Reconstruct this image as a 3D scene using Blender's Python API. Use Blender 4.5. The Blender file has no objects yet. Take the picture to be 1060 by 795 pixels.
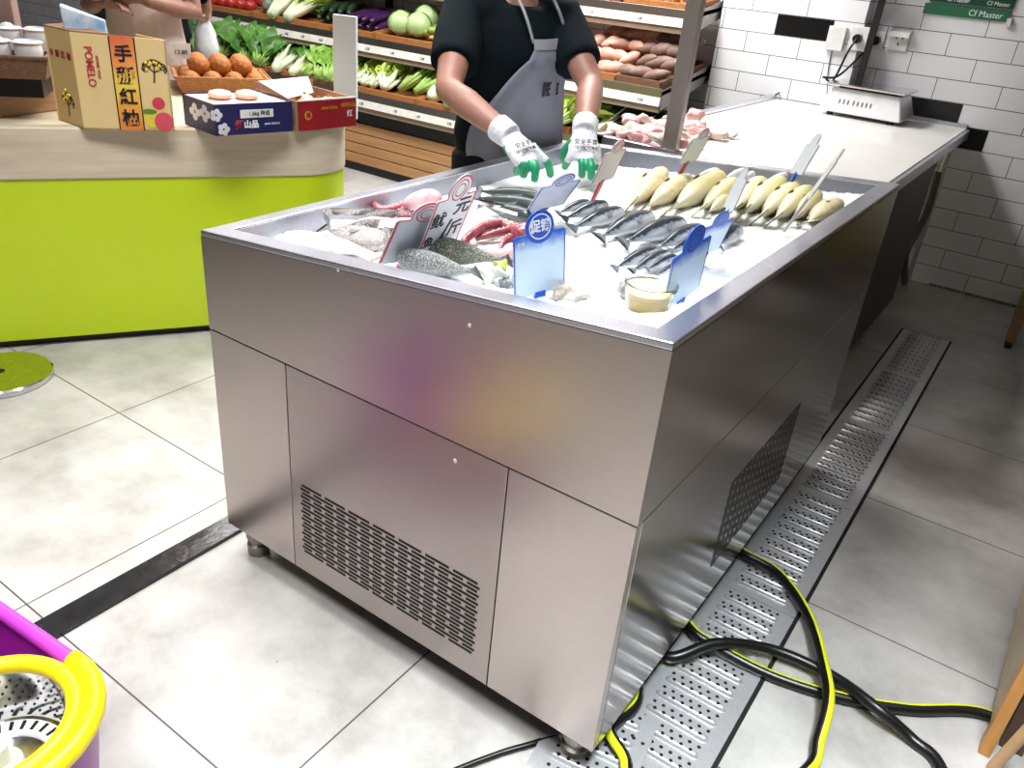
import bpy, bmesh, math, random
from mathutils import Vector as V, Matrix, Euler
random.seed(7)
SC = bpy.context.scene
COL = SC.collection
PI = math.pi

# ---------------------------------------------------------------- camera
CAM_LOC = V((0.356, -0.9561, 1.3509))
CAM_ROT = Euler((1.0840, -0.0868, 0.6103), 'XYZ')
FPX = 840.8
cam = bpy.data.objects.new('camera', bpy.data.cameras.new('camera'))
cam.data.sensor_width = 36.0
cam.data.lens = FPX / 1060 * 36
cam.data.clip_start = 0.02
cam.location = CAM_LOC
cam.rotation_euler = CAM_ROT
COL.objects.link(cam)
SC.camera = cam
CR = CAM_ROT.to_matrix()

# ---------------------------------------------------------------- view, world, lights
SC.view_settings.view_transform = 'Standard'
SC.view_settings.look = 'None'
SC.view_settings.gamma = 1
SC.view_settings.use_curve_mapping = False
SC.view_settings.exposure = -0.25
SC.cycles.max_bounces = 8
SC.cycles.use_denoising = True
world = bpy.data.worlds.new('world')
SC.world = world
world.use_nodes = True
world.node_tree.nodes['Background'].inputs[0].default_value = (0.95, 0.97, 1.0, 1)
world.node_tree.nodes['Background'].inputs[1].default_value = 0.07

def lamp(name, loc, sx, sy, power, rotz=0, col=(1, 0.985, 0.96), spread=180):
    d = bpy.data.lights.new(name, 'AREA')
    d.shape = 'RECTANGLE'; d.size = sx; d.size_y = sy; d.energy = power; d.color = col; d.spread = math.radians(spread)
    o = bpy.data.objects.new(name, d); COL.objects.link(o)
    o.location = loc; o.rotation_euler = (0, 0, rotz)
    return o
lamp('counter_light', (-1.2, 0.2, 2.7), 1.6, 0.5, 38, 0.9, spread=96)
lamp('front_floor_light', (-0.3, -1.1, 2.7), 1.8, 0.5, 31, 0.0, spread=90)
lamp('rack_light', (-3.3, 1.9, 2.75), 3.4, 0.4, 122, 0.0)
lamp('worktop_light', (-1.75, 2.55, 2.7), 0.5, 1.4, 70, 0.0, spread=124)
lamp('near_aisle_light', (0.55, -0.35, 2.7), 0.4, 0.9, 31, 0.0, col=(0.92, 0.98, 1.0), spread=62)

# ---------------------------------------------------------------- helpers
def lin(c):
    r = []
    for v in c:
        v = v / 255.0
        r.append(v / 12.92 if v <= 0.04045 else ((v + 0.055) / 1.055) ** 2.4)
    return (r[0], r[1], r[2], 1.0)

def nd(nt, kind, **kw):
    n = nt.nodes.new(kind)
    for k, v in kw.items(): setattr(n, k, v)
    return n

def mth(nt, op, a, b=None, c=None):
    n = nt.nodes.new('ShaderNodeMath'); n.operation = op
    for i, v in enumerate((a, b, c)):
        if v is None: continue
        if isinstance(v, (int, float)): n.inputs[i].default_value = v
        else: nt.links.new(v, n.inputs[i])
    return n.outputs[0]

def mixc(nt, fac, a, b):
    n = nt.nodes.new('ShaderNodeMix'); n.data_type = 'RGBA'
    if isinstance(fac, (int, float)): n.inputs[0].default_value = fac
    else: nt.links.new(fac, n.inputs[0])
    for i, v in ((6, a), (7, b)):
        if isinstance(v, tuple): n.inputs[i].default_value = v
        else: nt.links.new(v, n.inputs[i])
    return n.outputs[2]

def ramp(nt, fac, stops):
    n = nt.nodes.new('ShaderNodeValToRGB')
    e = n.color_ramp.elements
    e[0].position, e[0].color = stops[0]
    e[1].position, e[1].color = stops[-1]
    for p_, c_ in stops[1:-1]:
        k = e.new(p_); k.color = c_
    nt.links.new(fac, n.inputs[0])
    return n.outputs[0]

def coords(nt, kind='Object', scale=(1, 1, 1)):
    tc = nt.nodes.new('ShaderNodeTexCoord')
    mp = nt.nodes.new('ShaderNodeMapping')
    mp.inputs['Scale'].default_value = scale
    nt.links.new(tc.outputs[kind], mp.inputs[0])
    return mp.outputs[0]

def noise(nt, vec, scale, detail=4, rough=0.55):
    n = nt.nodes.new('ShaderNodeTexNoise')
    n.inputs['Scale'].default_value = scale; n.inputs['Detail'].default_value = detail
    n.inputs['Roughness'].default_value = rough
    nt.links.new(vec, n.inputs['Vector'])
    return n.outputs['Fac']

def bump(nt, h, strength=0.3, dist=0.01):
    n = nt.nodes.new('ShaderNodeBump')
    n.inputs['Strength'].default_value = strength; n.inputs['Distance'].default_value = dist
    nt.links.new(h, n.inputs['Height'])
    return n.outputs[0]

def newmat(name):
    m = bpy.data.materials.new(name); m.use_nodes = True
    nt = m.node_tree
    return m, nt, nt.nodes['Principled BSDF']

def mat(name, c, rough=0.5, metal=0.0, c2=None, scale=15, bmp=0.0, stretch=(1, 1, 1), spec=0.5, sss=0.0, trans=0.0, alpha=1.0, contrast=0.35, coat=0.0, bdist=0.01):
    m, nt, b = newmat(name)
    b.inputs['Roughness'].default_value = rough
    b.inputs['Metallic'].default_value = metal
    b.inputs['Specular IOR Level'].default_value = spec
    b.inputs['Coat Weight'].default_value = coat
    if sss:
        b.inputs['Subsurface Weight'].default_value = sss
        b.inputs['Subsurface Radius'].default_value = (0.02, 0.012, 0.008)
        b.inputs['Subsurface Scale'].default_value = 0.3
    b.inputs['Transmission Weight'].default_value = trans
    b.inputs['Alpha'].default_value = alpha
    vec = coords(nt, 'Object', stretch)
    nz = noise(nt, vec, scale)
    c = lin(c)
    c2 = lin(c2) if c2 else tuple(x * 0.86 for x in c[:3]) + (1,)
    nt.links.new(ramp(nt, nz, [(0.5 - contrast / 2, c2), (0.5 + contrast / 2, c)]), b.inputs['Base Color'])
    if bmp: nt.links.new(bump(nt, nz, bmp, bdist), b.inputs['Normal'])
    return m

def prop(o, label, cat, group=None, kind=None):
    o['label'] = label; o['category'] = cat
    if group: o['group'] = group
    if kind: o['kind'] = kind
    return o

ROOT_LOC = {}
def thing(name, label, cat, loc=(0, 0, 0), group=None, kind=None):
    o = bpy.data.objects.new(name, None); COL.objects.link(o)
    o.empty_display_size = 0.05
    o.location = loc
    return prop(o, label, cat, group, kind)

def clone(o, label=None, parent=None):
    r = o.copy(); COL.objects.link(r)
    if parent is not None: r.parent = parent
    if label: r['label'] = label
    for ch in list(o.children): clone(ch, None, r)
    return r

class MB:
    """collects shapes (in scene coordinates) and links them as one mesh object"""
    def __init__(s):
        s.v = []; s.f = []; s.mi = []; s.m = 0
    def add(s, vs, fs):
        k = len(s.v); s.v += [V(q) for q in vs]
        for f in fs: s.f.append([i + k for i in f]); s.mi.append(s.m)
        return s
    def hexa(s, p):      # bottom four ccw, top four ccw
        return s.add(p, [(3, 2, 1, 0), (4, 5, 6, 7), (0, 1, 5, 4), (1, 2, 6, 5), (2, 3, 7, 6), (3, 0, 4, 7)])
    def box(s, x0, x1, y0, y1, z0, z1):
        return s.hexa([(x0, y0, z0), (x1, y0, z0), (x1, y1, z0), (x0, y1, z0), (x0, y0, z1), (x1, y0, z1), (x1, y1, z1), (x0, y1, z1)])
    def obox(s, c, ax, ay, az_):   # centre and three half-extent vectors
        c, a, b, d = V(c), V(ax), V(ay), V(az_)
        return s.hexa([c - a - b - d, c + a - b - d, c + a + b - d, c - a + b - d, c - a - b + d, c + a - b + d, c + a + b + d, c - a + b + d])
    def prism(s, poly, ext):
        n = len(poly); ext = V(ext); p = [V(q) for q in poly]
        fs = [tuple(range(n))[::-1], tuple(range(n, 2 * n))]
        for i in range(n): fs.append((i, (i + 1) % n, n + (i + 1) % n, n + i))
        return s.add(p + [q + ext for q in p], fs)
    def loft(s, rings, caps=True, closed=False):
        n = len(rings[0]); vs = [q for r in rings for q in r]; fs = []
        m = len(rings)
        for i in range(m if closed else m - 1):
            j = (i + 1) % m
            for k in range(n): fs.append((i * n + k, i * n + (k + 1) % n, j * n + (k + 1) % n, j * n + k))
        if caps and not closed:
            fs.append(tuple(range(n))[::-1]); fs.append(tuple(range((m - 1) * n, m * n)))
        return s.add(vs, fs)
    def tube(s, path, r, seg=10, caps=True, closed=False, flat=1.0, up=None):
        P = [V(q) for q in path]; n = len(P); rings = []; prev = None
        for i in range(n):
            if closed: t = P[(i + 1) % n] - P[i - 1]
            else: t = P[min(i + 1, n - 1)] - P[max(i - 1, 0)]
            if t.length < 1e-9: t = V((0, 0, 1))
            t.normalize()
            if prev is None:
                h = V(up) if up else (V((0, 0, 1)) if abs(t.z) < 0.9 else V((1, 0, 0)))
            else: h = prev
            a = h - t * h.dot(t)
            if a.length < 1e-6: a = t.orthogonal()
            a.normalize(); prev = a; b = t.cross(a)
            rr = r[i] if isinstance(r, (list, tuple)) else r
            rings.append([P[i] + (a * math.cos(2 * PI * k / seg) * flat + b * math.sin(2 * PI * k / seg)) * rr for k in range(seg)])
        return s.loft(rings, caps, closed)
    def cyl(s, c, r, h, seg=20, axis=(0, 0, 1), r2=None):
        a = V(axis).normalized()
        return s.tube([V(c), V(c) + a * h], [r, r if r2 is None else r2], seg)
    def lathe(s, prof, c, seg=28, caps=True):
        c = V(c)
        rings = [[c + V((r * math.cos(2 * PI * k / seg), r * math.sin(2 * PI * k / seg), z)) for k in range(seg)] for r, z in prof]
        return s.loft(rings, caps)
    def ell(s, c, rad, rot=None, seg=12, rings=8):
        c = V(c); M = rot if rot is not None else Matrix.Identity(3); rs = []
        for i in range(rings + 1):
            th = PI * (i + 0.0) / rings
            th = min(max(th, 0.06), PI - 0.06)
            rs.append([c + M @ V((rad[0] * math.sin(th) * math.cos(2 * PI * k / seg), rad[1] * math.sin(th) * math.sin(2 * PI * k / seg), -rad[2] * math.cos(th))) for k in range(seg)])
        return s.loft(rs)
    def sheet(s, rows):  # open grid of points
        n = len(rows[0]); vs = [q for r in rows for q in r]; fs = []
        for i in range(len(rows) - 1):
            for k in range(n - 1): fs.append((i * n + k, i * n + k + 1, (i + 1) * n + k + 1, (i + 1) * n + k))
        return s.add(vs, fs)
    def mesh(s, name, off=V((0, 0, 0))):
        me = bpy.data.meshes.new(name)
        me.from_pydata([tuple(q - off) for q in s.v], [], s.f)
        me.update()
        bm = bmesh.new(); bm.from_mesh(me); bmesh.ops.recalc_face_normals(bm, faces=bm.faces[:]); bm.to_mesh(me); bm.free()
        return me
    def build(s, name, mats, parent=None, smooth=False, bevel=0.0, solid=0.0, sub=0, ang=0.7):
        if parent is not None:
            off = V((0, 0, 0)); q = parent
            while q is not None: off += q.location; q = q.parent
        else:
            xs = [q.x for q in s.v]; ys = [q.y for q in s.v]; zs = [q.z for q in s.v]
            off = V(((min(xs) + max(xs)) / 2, (min(ys) + max(ys)) / 2, min(zs)))
        me = s.mesh(name, off)
        if not isinstance(mats, (list, tuple)): mats = [mats]
        for m_ in mats: me.materials.append(m_)
        if len(mats) > 1: me.polygons.foreach_set('material_index', s.mi)
        if smooth: me.polygons.foreach_set('use_smooth', [True] * len(me.polygons))
        o = bpy.data.objects.new(name, me); COL.objects.link(o)
        if parent is not None: o.parent = parent
        else: o.location = off
        if smooth and smooth != 'all':
            me.set_sharp_from_angle(angle=ang)
        if solid:
            md = o.modifiers.new('thickness', 'SOLIDIFY'); md.thickness = solid; md.offset = 0
        if bevel:
            md = o.modifiers.new('bevel', 'BEVEL'); md.width = bevel; md.segments = 2; md.limit_method = 'ANGLE'
        if sub:
            md = o.modifiers.new('sub', 'SUBSURF'); md.levels = sub; md.render_levels = sub
        return o

def fuse(mb, voxel, iters=6, fac=0.5):
    """one continuous skin over the collected closed shapes, as mesh data in scene coordinates"""
    me = mb.mesh('tmp'); o = bpy.data.objects.new('tmp', me); COL.objects.link(o)
    r = o.modifiers.new('r', 'REMESH'); r.mode = 'VOXEL'; r.voxel_size = voxel
    if iters:
        sm = o.modifiers.new('s', 'SMOOTH'); sm.factor = fac; sm.iterations = iters
    bpy.context.view_layer.update()
    ev = o.evaluated_get(bpy.context.evaluated_depsgraph_get())
    out = bpy.data.meshes.new_from_object(ev)
    bpy.data.objects.remove(o); bpy.data.meshes.remove(me)
    return out

def link_mesh(name, me, mats, parent=None, pick=None):
    off = V((0, 0, 0)); q = parent
    while q is not None: off += q.location; q = q.parent
    if not isinstance(mats, (list, tuple)): mats = [mats]
    me.materials.clear()
    for m_ in mats: me.materials.append(m_)
    for p_ in me.polygons:
        p_.use_smooth = True
        p_.material_index = pick(p_.center) if pick else 0
    me.transform(Matrix.Translation(-off)); me.name = name
    o = bpy.data.objects.new(name, me); COL.objects.link(o)
    if parent is not None: o.parent = parent
    return o

def text(body, size, origin, xd, yd, m, parent, name='lettering', depth=0.0008, bold=0.0, align='CENTER'):
    c = bpy.data.curves.new(name, 'FONT'); c.body = body; c.size = size; c.align_x = align; c.align_y = 'CENTER'
    c.extrude = depth; c.offset = bold
    o = bpy.data.objects.new(name, c); COL.objects.link(o)
    bpy.context.view_layer.update()
    me = bpy.data.meshes.new_from_object(o.evaluated_get(bpy.context.evaluated_depsgraph_get()))
    bpy.data.objects.remove(o); bpy.data.curves.remove(c)
    x = V(xd).normalized(); y = V(yd); y = (y - x * y.dot(x)).normalized(); z = x.cross(y)
    M = Matrix(((x.x, y.x, z.x, origin[0]), (x.y, y.y, z.y, origin[1]), (x.z, y.z, z.z, origin[2]), (0, 0, 0, 1)))
    me.transform(M)
    me.materials.clear()
    r = link_mesh(name, me, m, parent)
    for p_ in r.data.polygons: p_.use_smooth = False
    return r

ORD = 'first second third fourth fifth sixth seventh eighth ninth tenth eleventh twelfth thirteenth fourteenth fifteenth sixteenth seventeenth eighteenth nineteenth twentieth'.split()

# photo-measured points turned into places in the room (camera solved from the photograph)
def ray(px, py): return CR @ V(((px - 530) / FPX, -(py - 397.5) / FPX, -1))
def at_z(px, py, z):
    d = ray(px, py); return CAM_LOC + d * ((z - CAM_LOC.z) / d.z)
def at_y(px, py, y):
    d = ray(px, py); return CAM_LOC + d * ((y - CAM_LOC.y) / d.y)
def at_x(px, py, x):
    d = ray(px, py); return CAM_LOC + d * ((x - CAM_LOC.x) / d.x)

# ---------------------------------------------------------------- materials
def steel_mat(name, c, rough, stretch, amt=0.08, bmp=0.02, metal=1.0, dark=0.8):
    m, nt, b = newmat(name)
    b.inputs['Metallic'].default_value = metal
    nz = noise(nt, coords(nt, 'Object', stretch), 14, 5)
    cl = noise(nt, coords(nt, 'Object'), 3.0, 3)
    c = lin(c); d = tuple(x * dark for x in c[:3]) + (1,)
    nt.links.new(ramp(nt, nz, [(0.3, d), (0.7, c)]), b.inputs['Base Color'])
    nt.links.new(mth(nt, 'ADD', mth(nt, 'MULTIPLY', cl, amt), rough), b.inputs['Roughness'])
    nt.links.new(bump(nt, nz, bmp, 0.002), b.inputs['Normal'])
    return m
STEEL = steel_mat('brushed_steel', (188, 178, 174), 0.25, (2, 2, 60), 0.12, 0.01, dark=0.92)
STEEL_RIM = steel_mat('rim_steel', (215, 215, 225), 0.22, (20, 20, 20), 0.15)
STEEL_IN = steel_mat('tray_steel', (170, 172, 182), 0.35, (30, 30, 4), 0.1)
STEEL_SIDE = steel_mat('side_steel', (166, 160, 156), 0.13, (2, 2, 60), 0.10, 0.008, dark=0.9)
STEEL_GRATE = steel_mat('grate_steel', (206, 208, 212), 0.28, (30, 30, 30), 0.10, metal=0.6)
CHROME = steel_mat('polished_steel', (215, 215, 215), 0.1, (5, 5, 5), 0.05)
BLACK = mat('black_paint', (14, 14, 15), 0.45)
RUBBER = mat('black_rubber', (16, 16, 17), 0.32, spec=0.5)
DARK = mat('dark_void', (6, 6, 7), 0.8)
WHITE_PLASTIC = mat('white_plastic', (236, 236, 238), 0.3)
WHITE_BOARD = mat('white_board', (232, 230, 228), 0.3, c2=(222, 219, 214), scale=4)

def tile_wall_mat(name, x0):
    m, nt, b = newmat(name)
    tc = nt.nodes.new('ShaderNodeTexCoord'); geo = nt.nodes.new('ShaderNodeNewGeometry')
    sp = nt.nodes.new('ShaderNodeSeparateXYZ'); nt.links.new(geo.outputs['Position'], sp.inputs[0])
    z = mth(nt, 'DIVIDE', sp.outputs[2], 0.1)
    row = mth(nt, 'FLOOR', z)
    even = mth(nt, 'SUBTRACT', 1.0, mth(nt, 'MODULO', row, 2.0))
    u = mth(nt, 'ADD', mth(nt, 'DIVIDE', mth(nt, 'SUBTRACT', mth(nt, 'ADD', sp.outputs[0], sp.outputs[1]), x0), 0.2884), mth(nt, 'MULTIPLY', even, 0.5))
    u = mth(nt, 'ADD', u, 100.0)
    du = mth(nt, 'MULTIPLY', mth(nt, 'ABSOLUTE', mth(nt, 'SUBTRACT', mth(nt, 'FRACT', u), 0.5)), 0.2884)
    dz = mth(nt, 'MULTIPLY', mth(nt, 'ABSOLUTE', mth(nt, 'SUBTRACT', mth(nt, 'FRACT', z), 0.5)), 0.1)
    g = mth(nt, 'MAXIMUM', mth(nt, 'GREATER_THAN', du, 0.2884 / 2 - 0.0017), mth(nt, 'GREATER_THAN', dz, 0.05 - 0.0017))
    tint = noise(nt, geo.outputs['Position'], 2.0, 2)
    base = ramp(nt, tint, [(0.3, lin((222, 222, 228))), (0.7, lin((236, 235, 238)))])
    nt.links.new(mixc(nt, g, base, lin((66, 68, 76))), b.inputs['Base Color'])
    nt.links.new(mth(nt, 'ADD', mth(nt, 'MULTIPLY', g, 0.5), 0.22), b.inputs['Roughness'])
    nt.links.new(bump(nt, mth(nt, 'SUBTRACT', 1.0, g), 0.4, 0.002), b.inputs['Normal'])
    return m
TILE = tile_wall_mat('white_metro_tile', -0.0298 + 3.697)
BLACK_TILE = mat('black_glazed_tile', (14, 14, 17), 0.25)

def floor_mat():
    m, nt, b = newmat('grey_floor_tile')
    geo = nt.nodes.new('ShaderNodeNewGeometry')
    sp = nt.nodes.new('ShaderNodeSeparateXYZ'); nt.links.new(geo.outputs['Position'], sp.inputs[0])
    X, Y = sp.outputs[0], sp.outputs[1]
    left = mth(nt, 'LESS_THAN', X, -1.09)
    xo = mth(nt, 'ADD', mth(nt, 'MULTIPLY', left, -1.79 + 0.435), -0.435)
    u = mth(nt, 'FRACT', mth(nt, 'ADD', mth(nt, 'DIVIDE', mth(nt, 'SUBTRACT', X, xo), 0.59), 50))
    v = mth(nt, 'FRACT', mth(nt, 'ADD', mth(nt, 'DIVIDE', mth(nt, 'SUBTRACT', Y, 0.195), 0.59), 50))
    right = mth(nt, 'GREATER_THAN', X, 0.1)
    du = mth(nt, 'MULTIPLY', mth(nt, 'ABSOLUTE', mth(nt, 'SUBTRACT', u, 0.5)), mth(nt, 'SUBTRACT', 0.59, mth(nt, 'MULTIPLY', right, 0.3)))
    dv = mth(nt, 'MULTIPLY', mth(nt, 'ABSOLUTE', mth(nt, 'SUBTRACT', v, 0.5)), 0.59)
    g = mth(nt, 'GREATER_THAN', mth(nt, 'MAXIMUM', du, dv), 0.295 - 0.0019)
    n1 = noise(nt, geo.outputs['Position'], 3.0, 8, 0.65)
    n2 = noise(nt, geo.outputs['Position'], 14.0, 6, 0.7)
    n3 = noise(nt, geo.outputs['Position'], 60.0, 3, 0.6)
    base = ramp(nt, n1, [(0.36, lin((144, 141, 138))), (0.52, lin((176, 174, 171))), (0.66, lin((195, 193, 190)))])
    base = mixc(nt, mth(nt, 'MULTIPLY', n2, 0.4), base, lin((166, 163, 160)))
    base = mixc(nt, mth(nt, 'GREATER_THAN', n3, 0.745), base, lin((90, 86, 82)))
    bar = mth(nt, 'MULTIPLY', mth(nt, 'GREATER_THAN', X, -1.08), mth(nt, 'LESS_THAN', X, -0.95))
    g = mth(nt, 'MULTIPLY', mth(nt, 'GREATER_THAN', mth(nt, 'MAXIMUM', mth(nt, 'MULTIPLY', du, mth(nt, 'SUBTRACT', 1.0, bar)), dv), 0.295 - 0.0019), 1.0)
    nt.links.new(mixc(nt, g, base, lin((70, 68, 67))), b.inputs['Base Color'])
    nt.links.new(mth(nt, 'ADD', mth(nt, 'MULTIPLY', n1, 0.3), 0.22), b.inputs['Roughness'])
    nt.links.new(bump(nt, n2, 0.06, 0.003), b.inputs['Normal'])
    return m
FLOOR = floor_mat()
CEIL = mat('ceiling_paint', (205, 205, 205), 0.8)

# ---------------------------------------------------------------- room
def struct(name, mb, m, parent=None, **k):
    o = mb.build(name, m, parent, **k)
    if parent is None: o['kind'] = 'structure'
    return o
WY = 3.697
struct('floor', MB().box(-9, 1.55, -4, WY + 0.25, -0.1, 0.0), FLOOR)
struct('ceiling', MB().box(-9, 1.55, -4, WY + 0.25, 2.9, 3.0), CEIL)
TILE_P = tile_wall_mat('white_metro_tile_pilaster', at_y(862, 30, WY - 0.097).x + WY - 0.097)
wb = struct('wall_back', MB().box(-9, 1.55, WY, WY + 0.12, 0, 2.9), TILE)
pil = struct('wall_pilaster', MB().box(-1.44, -0.70, WY - 0.097, WY, 0, 2.9), TILE_P)
struct('wall_right', MB().box(1.42, 1.55, -4, WY, 0, 2.9), mat('dark_reflection_wall', (27, 25, 24), 0.6, scale=4))  # unseen wall, coloured dark so the case side reflects dark surroundings
# the few black tiles set among the white ones
def black_tile(x0, x1, row, y, parent):
    MB().box(x0 + 0.002, x1 - 0.002, y - 0.0012, y + 0.004, row * 0.1 + 0.002, row * 0.1 + 0.098).build('black_tile', BLACK_TILE, parent)
black_tile(at_y(862, 30, WY - 0.097).x - 0.2884, at_y(862, 30, WY - 0.097).x, 11, WY - 0.097, pil)
XR = at_y(995, 117, WY).x
black_tile(XR - 0.2884, XR, 8, WY, wb)
XR2 = at_y(1021, 145, WY).x
black_tile(XR2 - 0.2884, XR2, 7, WY, wb)
XB = at_y(407, 6, WY).x
black_tile(XB - 0.2884, XB, 11, WY, wb)
# black threshold bar let into the floor
th = MB(); th.box(-1.122, -1.055, -0.9, 1.6, 0.0, 0.012)
o = struct('trim_floor', th, mat('wet_black_stone', (24, 24, 26), 0.18, c2=(40, 40, 42), scale=30, bmp=0.1))
# white caulk line at the foot of the wall
struct('baseboard_back', MB().box(-0.05, 1.4, WY - 0.006, WY, 0.0, 0.012), mat('dirty_caulk', (150, 148, 142), 0.7, c2=(90, 88, 84), scale=40))
# ---------------------------------------------------------------- refrigerated display case
CX0, CX1, CY1 = -1.0147, 0.0, 1.4348
HB, HS = 0.09, 0.602
def rim_z(x, y):
    s = (x - CX0) / (CX1 - CX0); t = y / CY1
    return (0.8144 * (1 - s) + 0.910 * s) * (1 - t) + (0.828 * (1 - s) + 0.9015 * s) * t
case = thing('display_case', 'large brushed stainless steel refrigerated fish display case on short round feet', 'display case', (-0.5, 0.7, 0.0))
FL = 0.045
def ringpts(ins, dz):
    r = []
    for x, y in ((CX0 + ins, ins), (CX1 - ins, ins), (CX1 - ins, CY1 - ins), (CX0 + ins, CY1 - ins)):
        r.append(V((x, y, rim_z(x, y) + dz)))
    return r
# rim flange
m = MB()
o_, i_ = ringpts(0, 0), ringpts(FL, 0.0)
ob, ib = ringpts(0, -0.012), ringpts(FL, -0.012)
m.loft([ob, o_, i_, ib], caps=False, closed=True)
m.build('rim', STEEL_RIM, case, bevel=0.0025)
# upper band, outer skin
m = MB()
bot = [V((CX0, 0, HS)), V((CX1, 0, HS)), V((CX1, CY1, HS)), V((CX0, CY1, HS))]
top = ringpts(0, -0.012)
for a, b in ((0, 1), (2, 3), (3, 0)):
    m.add([bot[a], bot[b], top[b], top[a]], [(0, 1, 2, 3)])
m.build('upper_panel', STEEL, case)
m = MB(); m.add([bot[1], bot[2], top[2], top[1]], [(0, 1, 2, 3)])
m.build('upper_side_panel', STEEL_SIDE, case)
# inner tray
m = MB()
m.loft([ringpts(FL, -0.005), ringpts(FL + 0.012, -0.15)], caps=False)
b4 = ringpts(FL + 0.012, -0.15); m.add(b4, [(0, 1, 2, 3)])
m.build('inner_tray', STEEL_IN, case)
# lower panels
def front_panel(x0, x1, mt):
    return MB().box(x0 + 0.0012, x1 - 0.0012, 0.0, 0.02, HB, HS - 0.0025).build('front_panel', mt, case, bevel=0.0012)
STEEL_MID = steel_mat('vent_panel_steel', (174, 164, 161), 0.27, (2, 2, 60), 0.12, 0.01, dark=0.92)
front_panel(CX0, -0.781, STEEL)
vent = front_panel(-0.781, -0.24, STEEL_MID)
front_panel(-0.24, CX1, STEEL)
m = MB(); nrow, ncol = 19, 7
gx0, gx1, gz0, gz1 = -0.752, -0.276, 0.145, 0.330
ph = (gz1 - gz0) / nrow; pw = (gx1 - gx0) / ncol
for r in range(nrow):
    z = gz0 + (r + 0.5) * ph
    off = 0.5 * pw if r % 2 else 0
    for c in range(-1, ncol + 1):
        a = max(gx0, gx0 + c * pw + off + 0.005); b = min(gx1, gx0 + (c + 1) * pw + off - 0.005)
        if b - a > 0.008: m.box(a, b, -0.0004, 0.002, z - ph * 0.31, z + ph * 0.31)
m.build('vent_slots', DARK, vent)
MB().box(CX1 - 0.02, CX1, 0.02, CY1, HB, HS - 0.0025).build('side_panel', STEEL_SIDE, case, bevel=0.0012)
m = MB()
gy0, gy1, g0, g1 = 0.485, 0.962, 0.198, 0.43
ph = (g1 - g0) / 19; pw = (gy1 - gy0) / 7
for r in range(19):
    z = g0 + (r + 0.5) * ph; off = 0.5 * pw if r % 2 else 0
    for c in range(-1, 8):
        a = max(gy0, gy0 + c * pw + off + 0.005); b = min(gy1, gy0 + (c + 1) * pw + off - 0.005)
        if b - a > 0.008: m.box(CX1 - 0.002, CX1 + 0.0004, a, b, z - ph * 0.31, z + ph * 0.31)
m.build('side_vent_slots', DARK, case)
MB().box(CX0, CX0 + 0.02, 0.02, CY1, HB, HS - 0.0025).build('side_panel', STEEL, case, bevel=0.0012)
MB().box(CX0 + 0.02, CX1 - 0.02, CY1 - 0.02, CY1, HB, HS - 0.0025).build('rear_panel', STEEL, case)
MB().box(CX0 + 0.021, CX1 - 0.021, 0.021, CY1 - 0.021, HB + 0.01, HB + 0.03).build('base_pan', mat('base_metal', (40, 40, 42), 0.6), case)
for sx, sz, sr in ((at_y(486, 337, 0).x, at_y(486, 337, 0).z, 0.0035), (at_y(471, 477, 0).x, at_y(471, 477, 0).z, 0.004), (at_y(350, 280, 0).x, at_y(350, 280, 0).z, 0.003)):
    MB().ell((sx, -0.0002, sz), (sr, 0.0008, sr * 1.2), None, 10, 6).build('splash_spot', mat('dried_splash', (228, 226, 220), 0.5), case, smooth='all')
FOOT = steel_mat('foot_steel', (150, 146, 138), 0.4, (8, 8, 8), 0.1)
for fx, fy in ((-0.055, 0.045), (CX0 + 0.05, 0.045), (-0.055, CY1 - 0.05), (CX0 + 0.05, CY1 - 0.05)):
    f = MB(); f.lathe([(0.001, 0.0), (0.024, 0.0), (0.026, 0.006), (0.026, 0.03), (0.02, 0.034), (0.02, 0.045), (0.027, 0.05), (0.027, 0.1), (0.001, 0.1)], (fx, fy, 0.0))
    f.build('foot', FOOT, case, smooth=True)

# ---------------------------------------------------------------- crushed ice
def ice_base(x, y): return rim_z(x, y) - 0.05
def nz2(x, y, k=1.0):
    from mathutils import noise as N
    return N.noise(V((x * 9 * k, y * 9 * k, 1.3))) * 0.5 + N.noise(V((x * 31 * k, y * 31 * k, 4.3))) * 0.3
def ice_z(x, y):
    s = (x - CX0) / (CX1 - CX0)
    z = ice_base(x, y) + 0.006 * nz2(x, y)
    f = max(0, 1 - max(y - 0.05, 0) / 0.30) * max(0, min(1, (s - 0.3) / 0.25))     # heaped up at the near right end
    b = max(0, min(1, (y - 0.85) / 0.4)) * max(0, min(1, (s - 0.12) / 0.2)) * max(0, min(1, (1.05 - s) / 0.3))   # and at the far end
    rr = max(0, min(1, (s - 0.72) / 0.2)) * 0.018
    return z + 0.022 * f + 0.004 * b + rr
m = MB(); NX, NY = 110, 150
x0, x1, y0, y1 = CX0 + FL + 0.004, CX1 - FL - 0.004, FL + 0.004, CY1 - FL - 0.004
rows = []
for j in range(NY + 1):
    y = y0 + (y1 - y0) * j / NY
    rows.append([V((x0 + (x1 - x0) * i / NX, y, ice_z(x0 + (x1 - x0) * i / NX, y) + 0.0025 * random.uniform(-1, 1) * (0 < i < NX))) for i in range(NX + 1)])
m.sheet(rows)
ICE = mat('crushed_ice', (246, 248, 250), 0.35, c2=(232, 238, 243), scale=130, bmp=0.4, sss=0.0, bdist=0.004)
ice = m.build('crushed_ice', ICE, None, smooth='all')
prop(ice, 'bed of white crushed ice filling the steel display case', 'ice', kind='stuff')

def on_ice(px, py, dz=0.0):
    z = 0.82
    for _ in range(12):
        q = at_z(px, py, z)
        x = min(max(q.x, CX0 + 0.03), CX1 - 0.03); y = min(max(q.y, 0.03), CY1 - 0.03)
        z = 0.5 * z + 0.5 * (ice_z(x, y) + dz)
    return at_z(px, py, z)

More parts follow.
